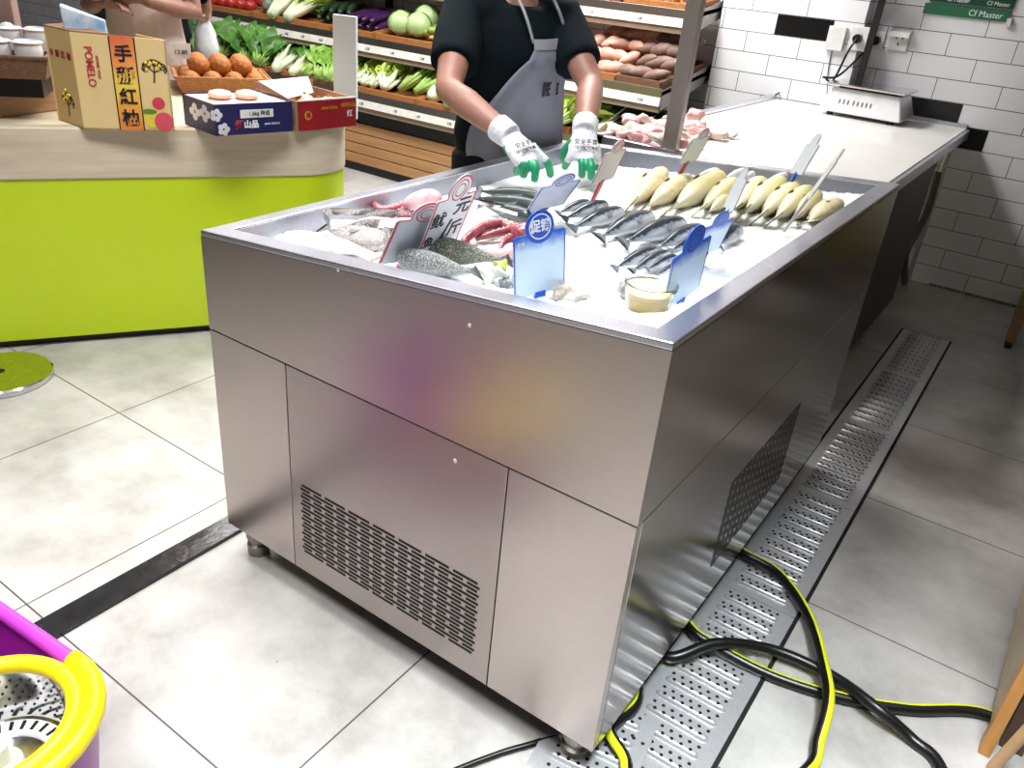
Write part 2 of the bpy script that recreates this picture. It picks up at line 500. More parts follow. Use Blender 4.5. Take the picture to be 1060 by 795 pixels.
# ---------------------------------------------------------------- drain gratings
def grate(name, length, label, group='steel drain gratings in the floor channel'):
    t = thing(name, label, 'drain grate', (0, 0, 0), group)
    m = MB(); w = 0.097
    m.m = 0; m.box(-w, w, 0.001, length - 0.001, 0.0, 0.0035)
    n = max(1, int(round((length - 0.03) / 0.0475)))
    ys = [0.015 + (length - 0.03) * (i + 0.5) / n for i in range(n)]
    for y in ys:
        m.m = 0
        rings = []
        for x, k in ((-0.069, 0.15), (-0.066, 0.7), (-0.060, 1.0), (0.060, 1.0), (0.066, 0.7), (0.069, 0.15)):
            rings.append([V((x, y + math.cos(a) * 0.0085 * k, 0.003 + max(0, math.sin(a)) * 0.0095 * k)) for a in [PI * q / 6 for q in range(7)]])
        m.loft(rings)
        m.m = 1
        for k in range(6):
            x = -0.05 + 0.02 * k
            m.cyl((x, y, 0.0112), 0.0040, 0.0018, 8)
        for k in range(7):
            x = -0.06 + 0.02 * k
            m.cyl((x, y + 0.0237, 0.0030), 0.0040, 0.0009, 8)
    m.build('grate_plate', [STEEL_GRATE, DARK], t, smooth=True)
    return t
XD = 0.0756
struct('trim_drain', MB().box(-0.031, -0.023, -0.7, 2.925, -0.02, 0.0022).box(0.1735, 0.182, -0.7, 2.925, -0.02, 0.0022).box(-0.031, 0.182, 2.916, 2.925, -0.02, 0.0022).box(-0.031, 0.182, -0.7, 2.925, -0.03, 0.0008), DARK)
seams = [0.10, 0.70, 1.262, 1.82, 2.37, 2.915]
where = ['with the loops of hose lying across it', 'in the middle of the row beside the case vent', 'right after the hosed one and the vent', 'last but one toward the white tiled wall', 'farthest one, nearest the white tiled wall']
for i in range(5):
    g = grate('drain_grate', seams[i + 1] - seams[i], 'perforated steel drain grate, ' + where[i])
    g.location = (XD, seams[i], 0.0008)
g = grate('drain_grate', 0.5, 'perforated steel drain grate lying crooked under the near corner foot of the case')
g.location = (XD - 0.045, -0.30, 0.0075); g.rotation_euler = (0.006, 0, math.radians(9))

# ---------------------------------------------------------------- hose
def spline(pts, n=14):
    P = [V(p) for p in pts]; out = []
    for i in range(len(P) - 1):
        p0 = P[max(i - 1, 0)]; p1 = P[i]; p2 = P[i + 1]; p3 = P[min(i + 2, len(P) - 1)]
        for k in range(n):
            t = k / n
            out.append(0.5 * ((2 * p1) + (p2 - p0) * t + (2 * p0 - 5 * p1 + 4 * p2 - p3) * t * t + (3 * p1 - p0 - 3 * p2 + p3) * t ** 3))
    out.append(P[-1]); return out
def fz(px, py, z): return at_z(px, py, z)
R_H = 0.0125
low, mid, top_ = R_H + 0.011, R_H + 0.013, 0.052
path = [V((1.0, 0.66, R_H)), V((0.75, 0.655, R_H)), fz(1020, 739, R_H), fz(940, 734, R_H), fz(870, 722, R_H), fz(800, 700, R_H), fz(742, 670, 0.022), fz(712, 646, 0.025),
        V((-0.12, 0.62, 0.02)), V((-0.20, 0.80, 0.02)), V((-0.11, 0.93, 0.022)), fz(765, 569, 0.026), fz(806, 594, 0.026), fz(838, 640, 0.030), fz(855, 700, 0.054), fz(857, 730, 0.054), fz(848, 765, 0.03), fz(838, 795, R_H),
        V((0.27, 0.15, R_H)), V((0.17, -0.02, 0.022)), V((0.09, -0.02, 0.025)), fz(648, 790, 0.026), fz(632, 755, 0.026), V((-0.01, 0.22, 0.026)), V((-0.10, 0.36, 0.022)), V((-0.09, 0.42, 0.022)), fz(692, 680, 0.026), fz(742, 666, 0.047), fz(800, 673, 0.028), fz(858, 698, 0.026), fz(905, 731, 0.040), fz(945, 766, R_H), fz(975, 798, R_H), V((0.62, 0.25, R_H))]
path = spline(path)
m = MB(); seg = 14
tw = 0.0; rings = []; prev = None
n = len(path); YELLOW = mat('yellow_stripe', (214, 222, 40), 0.35)
m.tube(path, R_H, seg)
hm = [0] * len(m.f)
for i in range(n - 1):
    s = i / (n - 1)
    # the stripe winds slowly round the hose
    if s < 0.27: c0 = 0
    elif s < 0.75: c0 = 11
    else: c0 = 6
    for k in range(seg):
        d = (k - c0) % seg
        if d in (0, 1, 2): m.mi[i * seg + k] = 1
hose = m.build('water_hose', [RUBBER, YELLOW], None, smooth='all')
prop(hose, 'long black rubber hose with a yellow stripe looped over the drain and floor', 'hose')

# thin black cable by the near corner of the case
c = spline([at_z(440, 812, 0.007), at_z(475, 796, 0.007), at_z(520, 779, 0.007), at_z(560, 767, 0.008), V((-0.06, 0.13, 0.006)), V((-0.12, 0.3, 0.006))], 8)
prop(MB().tube(c, 0.006, 8).build('power_cable', RUBBER, None, smooth='all'), 'thin black cable running along the floor under the near corner of the case', 'cable')

# ---------------------------------------------------------------- worktop table behind the case
wt = thing('worktop_table', 'long steel prep table with a white top against the tiled wall', 'table', (-0.55, 2.6, 0.0))
TX0, TX1, TY0, TY1 = -1.075, -0.118, 1.70, WY - 0.103
TZ = 0.795
MB().box(TX0 + 0.03, TX1, TY0 + 0.03, TY1, TZ - 0.03, TZ).box(-0.69, TX1, TY1, WY - 0.006, TZ - 0.03, TZ).build('table_board', WHITE_BOARD, wt, bevel=0.003)
m = MB()
m.box(TX0, TX0 + 0.03, TY0, TY1, TZ - 0.065, TZ + 0.018)
m.box(TX0, -0.70, TY0, TY0 + 0.03, TZ - 0.065, TZ + 0.012)
m.box(-0.70, TX1, TY0, TY0 + 0.03, TZ - 0.065, TZ - 0.002)
m.box(TX1, TX1 + 0.016, TY0, WY - 0.006, TZ - 0.05, TZ - 0.004)
m.box(-0.69, TX1, WY - 0.03, WY - 0.004, TZ, TZ + 0.02)
m.build('table_rim', STEEL_RIM, wt, bevel=0.003)
for lx, ly in ((TX0 + 0.04, TY0 + 0.06), (TX1 - 0.03, TY0 + 0.06), (TX0 + 0.04, TY1 - 0.1), (TX1 - 0.03, TY1 - 0.06), (TX1 - 0.03, 2.6)):
    l = MB(); l.cyl((lx, ly, 0.012), 0.019, TZ - 0.05, 14); l.cyl((lx, ly, 0.0), 0.024, 0.014, 14)
    l.build('leg', STEEL_GRATE, wt, smooth=True)
MB().box(TX0 + 0.05, TX1 - 0.045, TY0 + 0.1, TY1 - 0.1, 0.20, 0.22).build('lower_shelf', STEEL_GRATE, wt)
# square post rising from the near rim of the table
MB().box(-0.822, -0.768, TY0 + 0.012, TY0 + 0.050, TZ + 0.0, 2.88).build('upright_post', steel_mat('post_steel', (186, 176, 170), 0.4, (2, 2, 40), 0.1, metal=0.65, dark=0.9), wt, bevel=0.004)
MB().box(TX1 - 0.012, TX1 + 0.004, TY0 + 0.06, 2.98, 0.10, TZ - 0.052).build('shade_panel', mat('under_table_shade', (34, 31, 30), 0.45, c2=(24, 22, 22), scale=5), wt)  # dark sheet added in place of the shade under the table
# things stored under the table (dark shapes seen past the end of the case)
BOXB = mat('stained_cardboard', (120, 96, 74), 0.8, c2=(92, 72, 56), scale=10)
m = MB(); m.hexa([(-0.44, 2.95, 0.2206), (-0.19, 2.95, 0.2206), (-0.19, 3.3, 0.2206), (-0.44, 3.3, 0.2206), (-0.43, 2.96, 0.52), (-0.2, 2.96, 0.52), (-0.2, 3.29, 0.52), (-0.43, 3.29, 0.52)])
u = m.build('cardboard_carton', BOXB, None, bevel=0.004); prop(u, 'stained brown carton on the shelf under the far end of the prep table', 'box')
t = thing('storage_tub', 'dark plastic tub standing on the floor under the prep table', 'tub', (-0.32, 2.45, 0))
m = MB(); m.lathe([(0.12, 0.0), (0.14, 0.16), (0.145, 0.16), (0.145, 0.17), (0.132, 0.17), (0.112, 0.01)], (-0.31, 2.45, 0.0), caps=True)
m.build('tub_wall', mat('dark_tub', (46, 44, 46), 0.4), t, smooth=True)
m = MB(); m.tube(spline([(-0.165, 2.37, 0.165), (-0.14, 2.45, 0.10), (-0.165, 2.53, 0.165)], 8), 0.004, 8); m.build('handle', STEEL_GRATE, t, smooth='all')
pp = spline([(-0.16, 3.52, 0.60), (-0.15, 3.50, 0.42), (-0.16, 3.42, 0.3), (-0.16, 3.3, 0.24), (-0.15, 3.38, 0.13), (-0.15, 3.52, 0.03)], 8)
prop(MB().tube(pp, 0.017, 10).build('drain_pipe', mat('grey_pipe', (98, 92, 86), 0.5), None, smooth='all'), 'bent grey pipe at the wall end under the prep table', 'pipe')
# ---------------------------------------------------------------- fish and shellfish on the ice
def fish_mat(name, stops, axis=1, rough=0.28, spk=None, scale=40, bmp=0.0):
    m, nt, b = newmat(name)
    vec = coords(nt, 'Object')
    sp = nt.nodes.new('ShaderNodeSeparateXYZ'); nt.links.new(vec, sp.inputs[0])
    nz = noise(nt, vec, scale * 0.35, 4)
    f = mth(nt, 'ADD', mth(nt, 'ADD', mth(nt, 'MULTIPLY', sp.outputs[axis], 3.2), 0.5), mth(nt, 'MULTIPLY', mth(nt, 'SUBTRACT', nz, 0.5), 0.25))
    c = ramp(nt, f, [(p_, lin(k)) for p_, k in stops])
    if spk:
        n2 = noise(nt, vec, scale, 3, 0.6)
        c = mixc(nt, mth(nt, 'MULTIPLY', mth(nt, 'GREATER_THAN', n2, 0.54), 0.75), c, lin(spk))
        if bmp: nt.links.new(bump(nt, n2, bmp, 0.01), b.inputs['Normal'])
    nt.links.new(c, b.inputs['Base Color'])
    b.inputs['Roughness'].default_value = rough
    return m
EYE = mat('fish_eye', (18, 18, 20), 0.1)

def make_fish(name, label, group, body_m, fin_m, height=0.24, thick=0.15, fork=0.5, belly=0.45, snout=0.35, dorsal=0.05, taper=1.35):
    t = thing(name, label, 'fish', (0, 0, 0), group)
    N = 18; rings = []
    for i in range(N + 1):
        s = i / N                      # 0 tail root, 1 snout
        prof = (math.sin(PI * min(1, (s ** 0.9) * 0.97 + 0.06)) ** 0.75) if s < 0.6 else None
        if s < 0.62: h = 0.12 + 0.88 * math.sin(PI / 2 * s / 0.62) ** taper
        else: h = max(0.04, math.cos(PI / 2 * ((s - 0.62) / 0.38) ** 1.7) ** snout if s < 1 else 0.04)
        if s > 0.97: h = min(h, 0.30)
        H = height / 2 * h; T = thick / 2 * max(0.10, h ** 1.1 if s > 0.3 else h * 0.9)
        x = -0.42 + 0.92 * s
        cy = (0.5 - belly) * height * math.sin(PI * s) * 0.6
        rings.append([V((x, cy + H * math.cos(2 * PI * k / 14), T * math.sin(2 * PI * k / 14))) for k in range(14)])
    m = MB(); m.loft(rings); m.build('body', body_m, t, smooth='all')
    m = MB()
    hs = height * 0.40
    prof = [(-0.405, 0.035), (-0.5, hs), (-0.50 + 0.05 * (1 - fork), hs * 0.9), (-0.455, 0.0), (-0.50 + 0.05 * (1 - fork), -hs * 0.9), (-0.5, -hs), (-0.405, -0.035)]
    m.prism([(x, y, -0.004) for x, y in prof], (0, 0, 0.008)); m.build('tail_fin', fin_m, t)
    m = MB()
    if dorsal:
        hh = height / 2
        m.prism([(-0.22, hh * 0.62, -0.003), (0.18, hh * 0.80, -0.003), (0.12, hh * 0.95 + dorsal, -0.003), (-0.18, hh * 0.7 + dorsal * 0.5, -0.003)], (0, 0, 0.006)); m.build('dorsal_fin', fin_m, t)
    m = MB(); m.prism([(0.20, -0.02, thick * 0.46), (0.22, 0.01, thick * 0.46), (0.08, -0.03, thick * 0.49), (0.07, -0.07, thick * 0.47), (0.12, -0.07, thick * 0.46)], (0, 0, 0.006)); m.build('pectoral_fin', fin_m, t)
    for sz in (1, -1):
        m = MB(); m.ell((0.425, 0.02 * height / 0.24, sz * thick * 0.315), (0.018, 0.018, 0.010), None, 10, 6); m.build('eye', EYE, t, smooth='all')
    return t

def lay(o, head, tail, roll=0.0, lift=0.0, sc=1.0):
    x = (head - tail); L = x.length; x.normalize()
    z = V((0, 0, 1)); z = (z - x * z.dot(x)).normalized(); y = z.cross(x)
    R = Matrix((x, y, z)).transposed() @ Matrix.Rotation(roll, 3, 'X')
    o.location = (head + tail) / 2 + V((0, 0, lift)); o.rotation_euler = R.to_euler(); o.scale = (L * sc,) * 3

MACK = fish_mat('silver_fish_skin', [(0.0, (226, 229, 233)), (0.36, (200, 206, 214)), (0.46, (132, 142, 154)), (0.51, (44, 52, 64)), (1.0, (24, 30, 40))], rough=0.22)
MFIN = mat('dark_fin', (128, 134, 144), 0.4)
CROAK = fish_mat('croaker_skin', [(0.0, (236, 220, 110)), (0.14, (238, 226, 142)), (0.30, (234, 228, 200)), (0.56, (200, 198, 184)), (0.8, (130, 130, 120)), (1.0, (104, 104, 96))], rough=0.28, spk=(240, 232, 176), scale=20)
CROAKP = fish_mat('pale_croaker_skin', [(0.0, (240, 232, 178)), (0.3, (234, 226, 186)), (0.55, (218, 210, 192)), (1.0, (138, 134, 118))], rough=0.3, spk=(226, 200, 150), scale=24)
WHITEF = fish_mat('white_fish_skin', [(0.0, (240, 240, 236)), (0.5, (222, 222, 216)), (1.0, (170, 170, 160))], rough=0.25)
CFIN = mat('pale_yellow_fin', (226, 220, 190), 0.4)
WFIN = mat('pale_fin', (200, 200, 194), 0.4)
GREYF = fish_mat('grey_fish_skin', [(0.0, (206, 198, 198)), (0.45, (150, 144, 144)), (1.0, (92, 88, 90))], rough=0.25, spk=(222, 220, 222), scale=55, bmp=0.3)
PALEF = fish_mat('pink_white_skin', [(0.0, (232, 216, 208)), (1.0, (206, 184, 178))], rough=0.3, spk=(238, 228, 218), scale=14)
MOTT = fish_mat('mottled_skin', [(0.0, (196, 200, 180)), (0.4, (140, 146, 128)), (1.0, (84, 90, 80))], rough=0.35, spk=(196, 198, 182), scale=60, bmp=0.5)
MOTG = fish_mat('mottled_grey_skin', [(0.0, (206, 208, 206)), (0.5, (146, 150, 150)), (1.0, (100, 104, 106))], rough=0.35, spk=(206, 210, 210), scale=60, bmp=0.5)
DARKF = fish_mat('dark_green_skin', [(0.0, (120, 126, 122)), (0.4, (62, 72, 70)), (1.0, (40, 50, 50))], rough=0.3)
GFIN = mat('grey_fin', (120, 118, 114), 0.5)

def run(specs, name, group, mats, lab, lift, roll, **kw):
    src = make_fish(name, lab(0), group, mats[0], mats[1], **kw)
    for i, s in enumerate(specs):
        o = src if i == 0 else clone(src, lab(i))
        h = on_ice(s[0], s[1], 0.012); t_ = on_ice(s[2], s[3], 0.006)
        lay(o, h, t_, (s[4] if len(s) > 4 else roll) + random.uniform(-0.12, 0.12), lift + (s[5] if len(s) > 5 else 0))

# silver fish with dark backs: the long row, then the small cluster near the corner
run([(610, 214, 576, 226, 0.6), (628, 216, 582, 232, 0.6), (644, 223, 590, 242), (674, 228, 618, 252), (708, 235, 642, 258), (726, 241, 677, 264), (728, 250, 692, 266)],
    'silver_fish', 'silver fish with dark backs in the long row', (MACK, MFIN),
    lambda i: 'dark-backed silver fish, %s from the left in the long row' % ORD[i], 0.012, 0.42, height=0.215, thick=0.15, dorsal=0.02)
run([(680, 264, 634, 284), (692, 267, 652, 287), (700, 271, 668, 285), (704, 279, 678, 291)],
    'silver_fish', 'silver fish in the cluster above the plastic cup', (MACK, MFIN),
    lambda i: 'small dark-backed silver fish, %s from the left in the cluster above the yellow cup' % ORD[i], 0.011, 0.45, height=0.215, thick=0.15, dorsal=0.03)
run([(764, 241, 742, 260, 0.5)], 'silver_fish', None, (MACK, MFIN), lambda i: 'lone dark-backed silver fish half hidden behind the two blue price signs', 0.012, 0.5, height=0.27, thick=0.17, dorsal=0.03)
# yellow croakers, bellies up
ROLLC = -1.25
run([(742, 191, 688, 225), (758, 196, 721, 224), (784, 195, 757, 224), (805, 197, 765, 228), (821, 202, 782, 232), (834, 205, 797, 235), (842, 209, 820, 234)],
    'yellow_croaker', 'yellow croakers lying belly up in a row', (CROAK, CFIN),
    lambda i: 'bright yellow-bellied croaker, %s from the left among the yellow ones' % ORD[i], 0.012, ROLLC + 0.25, height=0.25, thick=0.18, dorsal=0.02, taper=2.0)
run([(683, 186, 650, 219), (710, 192, 662, 222)],
    'yellow_croaker', 'pale croakers at the left end of the row', (CROAKP, CFIN),
    lambda i: ['small pale croaker at the left end of the croaker row', 'large pale croaker, second from the left end of the croaker row'][i], 0.011, ROLLC + 0.25, height=0.24, thick=0.17, dorsal=0.02, taper=2.0)
run([(751, 208, 731, 224)], 'yellow_croaker', None, (CROAK, CFIN), lambda i: 'smallest yellow croaker, lying in front of the others left of the blue signs', 0.008, ROLLC, height=0.24, thick=0.18, dorsal=0.02, taper=2.0)
run([(864, 216, 834, 236)], 'yellow_croaker', None, (CROAKP, CFIN), lambda i: 'grey croaker with a yellow flank at the right end beside the rim', 0.012, -0.4, height=0.30, thick=0.22, dorsal=0.02)
run([(742, 182, 714, 192), (772, 182, 744, 192), (790, 181, 764, 191), (816, 187, 785, 198)],
    'white_fish', 'white fish tucked in behind the croakers', (WHITEF, WFIN),
    lambda i: 'white-bellied fish behind the yellow croakers, %s from the left' % ORD[i], 0.012, -1.0, height=0.27, thick=0.20, dorsal=0.02)
# left half of the tray
run([(404, 246, 350, 237), (399, 259, 333, 242)], 'grey_fish', 'grey speckled fish at the left under the tongs', (GREYF, GFIN),
    lambda i: ['grey speckled fish lying right under the steel tongs', 'grey speckled fish in front of the one under the tongs'][i], 0.014, 0.5, height=0.26, thick=0.2, dorsal=0.02)
run([(290, 249, 398, 270)], 'flat_fish', None, (PALEF, mat('pink_fin', (214, 190, 184), 0.5)), lambda i: 'big pale pinkish flat fish at the left front corner of the ice', 0.010, 0.0, height=0.40, thick=0.11, dorsal=0.03)
run([(430, 266, 528, 282)], 'mottled_fish', None, (MOTT, GFIN), lambda i: 'rough mottled grey-green fish behind the front rim', 0.022, 0.9, height=0.26, thick=0.24, dorsal=0.0)
run([(412, 276, 496, 292)], 'mottled_fish', None, (MOTG, GFIN), lambda i: 'mottled pale grey fish touching the front rim beside the red-edged sign', 0.016, 0.9, height=0.28, thick=0.24, dorsal=0.0)
run([(566, 213, 492, 202), (560, 222, 490, 209), (548, 231, 496, 216)], 'dark_fish', 'dark slender fish side by side behind the octopus', (DARKF, MFIN),
    lambda i: ['dark slender fish farthest back beside the ice heap', 'dark slender fish in the middle of the three behind the octopus', 'dark slender fish nearest the octopus arms'][i], 0.013, 1.1, height=0.19, thick=0.16, dorsal=0.02)

PINKM = mat('octopus_skin', (166, 88, 96), 0.25, c2=(126, 58, 68), scale=60, bmp=0.2, stretch=(1, 1, 1))
PALEP = mat('squid_skin', (236, 204, 206), 0.25, c2=(206, 140, 150), scale=30, contrast=0.5)
SUCK = mat('sucker_skin', (232, 196, 200), 0.3)
def tentacle(pts, r0, r1, parent, name='tentacle', m_=None):
    P = spline(pts, 7); n = len(P)
    m = MB(); m.tube(P, [r0 + (r1 - r0) * i / (n - 1) for i in range(n)], 10); o = m.build(name, m_ or PINKM, parent, smooth='all')
    s = MB()
    for i in range(2, n - 3, 2):
        r = (r0 + (r1 - r0) * i / (n - 1))
        t = (P[i + 1] - P[i - 1]).normalized(); side = t.cross(V((0, 0, 1))).normalized()
        s.ell(P[i] + V((0, 0, r * 0.75)) + side * r * 0.45, (r * 0.34, r * 0.34, r * 0.22), None, 8, 5)
    s.build('sucker_row', SUCK, o, smooth='all')
    return o
def oi(px, py, dz): return on_ice(px, py, dz)
t = thing('octopus', 'dark pink octopus with curling sucker arms in the middle of the ice', 'octopus', on_ice(512, 243, 0.0))
tentacle([oi(536, 240, 0.016), oi(520, 233, 0.026), oi(505, 234, 0.03), oi(490, 241, 0.026), oi(480, 250, 0.014), oi(477, 257, 0.012), oi(485, 256, 0.012), oi(486, 252, 0.012)], 0.016, 0.004, t)
tentacle([oi(540, 244, 0.014), oi(527, 247, 0.02), oi(520, 252, 0.02), oi(517, 262, 0.010)], 0.012, 0.004, t)
tentacle([oi(534, 238, 0.016), oi(520, 240, 0.022), oi(500, 245, 0.016), oi(492, 248, 0.010)], 0.012, 0.004, t)
m = MB(); m.ell(on_ice(543, 242, 0.024), (0.03, 0.032, 0.024), None, 14, 10); m.build('head', PINKM, t, smooth='all')
t = thing('squid', 'pink squid lying in front of the octopus beside the blue sign', 'squid', on_ice(520, 262, 0.0))
P = [oi(532, 262, 0.016), oi(520, 263, 0.018), oi(508, 262, 0.016), oi(500, 260, 0.008)]
m = MB(); m.tube(spline(P, 5), [0.018 - 0.0008 * i for i in range(16)], 12, flat=0.8); m.build('mantle', PALEP, t, smooth='all')
tentacle([oi(532, 262, 0.014), oi(540, 257, 0.012), oi(545, 250, 0.01)], 0.008, 0.003, t)
t = thing('squid', 'white and pink squid with a curled arm beside the back tongs at the left rim', 'squid', on_ice(440, 209, 0.0))
m = MB(); P = [oi(452, 205, 0.028), oi(441, 207, 0.034), oi(428, 210, 0.026), oi(420, 213, 0.016)]
m.tube(spline(P, 5), [0.012, 0.02, 0.026, 0.029, 0.03, 0.03, 0.03, 0.029, 0.028, 0.027, 0.025, 0.022, 0.02, 0.017, 0.014, 0.011], 12, flat=0.85); m.build('mantle', PALEP, t, smooth='all')
tentacle([oi(424, 212, 0.016), oi(410, 216, 0.018), oi(395, 217, 0.018), oi(387, 211, 0.028), oi(383, 202, 0.036)], 0.014, 0.004, t)
tentacle([oi(424, 214, 0.014), oi(412, 220, 0.014), oi(402, 221, 0.010)], 0.010, 0.004, t)
t = thing('octopus', 'pink octopus arms half hidden between the steel tongs and the red-edged sign', 'octopus', on_ice(400, 232, 0.0))
tentacle([oi(425, 236, 0.02), oi(408, 233, 0.022), oi(390, 230, 0.020), oi(378, 229, 0.012)], 0.012, 0.005, t)
tentacle([oi(430, 240, 0.02), oi(412, 240, 0.022), oi(398, 236, 0.018)], 0.011, 0.005, t)
m = MB(); m.ell(on_ice(432, 238, 0.022), (0.024, 0.026, 0.02), None, 12, 8); m.build('head', PINKM, t, smooth='all')
# chunks near the front rim
def lump(name, label, cat, c, rad, m_, seed, group=None, parent=None):
    rnd = random.Random(seed); m = MB()
    for k in range(7):
        d = V((rnd.uniform(-1, 1), rnd.uniform(-1, 1), rnd.uniform(-0.5, 0.6)))
        m.ell(V(c) + V((d.x * rad[0] * 0.55, d.y * rad[1] * 0.55, d.z * rad[2] * 0.5)), (rad[0] * rnd.uniform(0.4, 0.6), rad[1] * rnd.uniform(0.4, 0.6), rad[2] * rnd.uniform(0.45, 0.6)), None, 10, 7)
    me = fuse(m, min(rad) / 6, 3)
    from mathutils import noise as NZ
    for q in me.vertices:
        k = q.co * (1.1 / max(rad)) + V((seed, 0, 0)); q.co += V((NZ.noise(k), NZ.noise(k + V((9, 0, 0))), 0.6 * NZ.noise(k + V((0, 9, 0))))) * max(rad) * 0.45
    o = link_mesh(name, me, m_, parent)
    if label: prop(o, label, cat, group)
    return o
SHELL = mat('shell_flesh', (150, 140, 128), 0.35, c2=(206, 200, 190), scale=70, bmp=0.4)
lump('shellfish', 'lumpy grey-pink shellfish on the front rim right of the blue promotion sign', 'shellfish', on_ice(588, 304, 0.006), (0.036, 0.03, 0.02), SHELL, 3)
lump('fish_chunk', 'white chunk of fish behind the front rim next to a green leaf', 'fish piece', on_ice(507, 286, 0.012), (0.022, 0.022, 0.022), mat('fish_flesh', (226, 228, 218), 0.35, c2=(190, 196, 184), scale=30), 5)
lump('fish_chunk', 'small mottled piece of fish between the green leaf and the blue promotion sign', 'fish piece', on_ice(524, 293, 0.006), (0.022, 0.02, 0.016), MOTG, 9)
# leaf and scraps
lf = MB(); c0 = on_ice(518, 279, 0.026)
rows = []
for i in range(6):
    s = i / 5; w_ = 0.012 * math.sin(PI * (0.15 + 0.8 * s)); p_ = c0 + V((0.030 * (s - 0.5), -0.012 * (s - 0.5), 0.014 * math.sin(PI * s)))
    rows.append([p_ + V((0.006, 0.02, 0)) * (k - 1) * w_ / 0.02 + V((0, 0, 0.003 * abs(k - 1))) for k in range(3)])
o = lf.sheet(rows).build('leaf', mat('fresh_leaf', (150, 190, 60), 0.4, c2=(206, 222, 120), scale=60), None, smooth='all', solid=0.0012)
prop(o, 'small bright green leaf garnish on the ice behind the front rim', 'leaf')

# tongs
def tongs(label, pts_a, pts_b, w, loc):
    t = thing('tongs', label, 'tongs', loc)
    A = [V(p) for p in spline(pts_a, 8)]; B = [V(p) for p in spline(pts_b, 8)]
    for P in (A, B):
        m = MB(); rings = []
        for i, p_ in enumerate(P):
            tt = (P[min(i + 1, len(P) - 1)] - P[max(i - 1, 0)]).normalized()
            up = V((0, 0, 1)); sd = up.cross(tt).normalized()
            rings.append([p_ + up * w + sd * 0.0012, p_ - up * w + sd * 0.0012, p_ - up * w - sd * 0.0012, p_ + up * w - sd * 0.0012])
        m.loft(rings); m.build('arm', CHROME, t, smooth=True)
    return t
a = [oi(338, 226, 0.045), oi(336, 221, 0.05), oi(346, 219, 0.05), oi(390, 220, 0.05), oi(436, 222, 0.045)]
b = [oi(338, 226, 0.045), oi(342, 230, 0.042), oi(360, 231, 0.042), oi(385, 232, 0.042), oi(425, 231, 0.04)]
tongs('steel food tongs with a bent end lying across the left of the ice', a, b, 0.008, on_ice(338, 226, 0.02))
a = [oi(486, 206, 0.032), oi(510, 214, 0.034), oi(536, 222, 0.03)]
b = [oi(486, 206, 0.032), oi(508, 210, 0.036), oi(532, 216, 0.034)]
tongs('thin steel tongs lying on the dark fish behind the octopus', a, b, 0.004, on_ice(510, 214, 0.02))

# clear cup with yellow liquid near the right front corner
cc = on_ice(670, 318, 0.0); cc.z -= 0.022
cup = thing('plastic_cup', 'clear plastic cup of yellow broth sunk in the ice by the near corner', 'cup', cc)
CLEAR = mat('clear_plastic', (250, 246, 230), 0.08, trans=1.0, c2=(246, 240, 220))
m = MB(); m.lathe([(0.030, 0.0), (0.040, 0.056), (0.043, 0.058), (0.043, 0.063), (0.0385, 0.063), (0.0285, 0.003)], cc, caps=True); m.build('cup_wall', CLEAR, cup, smooth=True)
m = MB(); m.lathe([(0.0275, 0.004), (0.0345, 0.042), (0.001, 0.042)], cc); m.build('broth', mat('yellow_broth', (204, 176, 84), 0.15, c2=(222, 198, 120), scale=30), cup, smooth=True)
m = MB(); m.lathe([(0.0345, 0.0425), (0.0362, 0.050), (0.030, 0.055), (0.001, 0.056)], cc); m.build('pale_top', mat('pale_foam', (236, 224, 186), 0.4, c2=(222, 206, 158), scale=40), cup, smooth=True)
bag = MB(); rnd = random.Random(4); cb = on_ice(651, 302, 0.012)
rings = []
for i in range(6):
    rings.append([cb + V((0.03 * (i / 5 - 0.5) * 1.6, -0.02 * (i / 5 - 0.5), 0)) + V((rnd.uniform(-1, 1) * 0.004, math.cos(2 * PI * k / 8) * 0.012 * (0.5 + math.sin(PI * (i + 0.5) / 6)), math.sin(2 * PI * k / 8) * 0.009 * (0.5 + math.sin(PI * (i + 0.5) / 6)) + rnd.uniform(-1, 1) * 0.003)) for k in range(8)])
bag.loft(rings)
o = bag.build('plastic_bag', mat('grey_film', (176, 178, 172), 0.15, c2=(110, 112, 108), scale=60, bmp=0.5), None, smooth=True); prop(o, 'scrunched clear plastic bag on the ice behind the yellow cup', 'bag')

# ---------------------------------------------------------------- price signs stuck in the ice
SIGN = {
'S1': ((-0.6141, 0.0822, 0.8325), (0.0138, 0.1311, -0.0134), (0.0401, 0.0051, 0.0912)),
'S2': ((-0.5839, 0.1510, 0.8355), (0.0071, 0.1057, 0.0067), (0.0554, -0.0114, 0.1222)),
'S3': ((-0.6249, 0.5751, 0.8331), (0.0431, 0.0928, 0.0143), (0.0631, -0.0416, 0.0791)),
'S4': ((-0.3191, 0.0908, 0.8497), (0.0306, 0.1075, 0.0043), (-0.0122, -0.0006, 0.1030)),
'S5': ((-0.5630, 0.7594, 0.8840), (0.0049, 0.0941, 0.0019), (0.0282, -0.0030, 0.0788)),
'S6': ((-0.4825, 1.0694, 0.9059), (0.0112, 0.0868, -0.0001), (0.0288, -0.0036, 0.0711)),
'S7': ((-0.0948, 0.1722, 0.8702), (0.0079, 0.1218, 0.0146), (0.0078, -0.0122, 0.0977)),
'S8': ((-0.1752, 0.4742, 0.8720), (0.0330, 0.0424, 0.0166), (0.0355, -0.0586, 0.0791)),
'S9': ((-0.2932, 0.9364, 0.8608), (0.0554, -0.0921, 0.0175), (0.0102, 0.0196, 0.0711)),
'S10': ((-0.2312, 1.2095, 0.9151), (0.0517, -0.0817, 0.0175), (0.0173, 0.0267, 0.0733)),
'S11': ((-0.0918, 0.8654, 0.9373), (0.0325, -0.1005, 0.0240), (0.0279, 0.0280, 0.0795)),
}
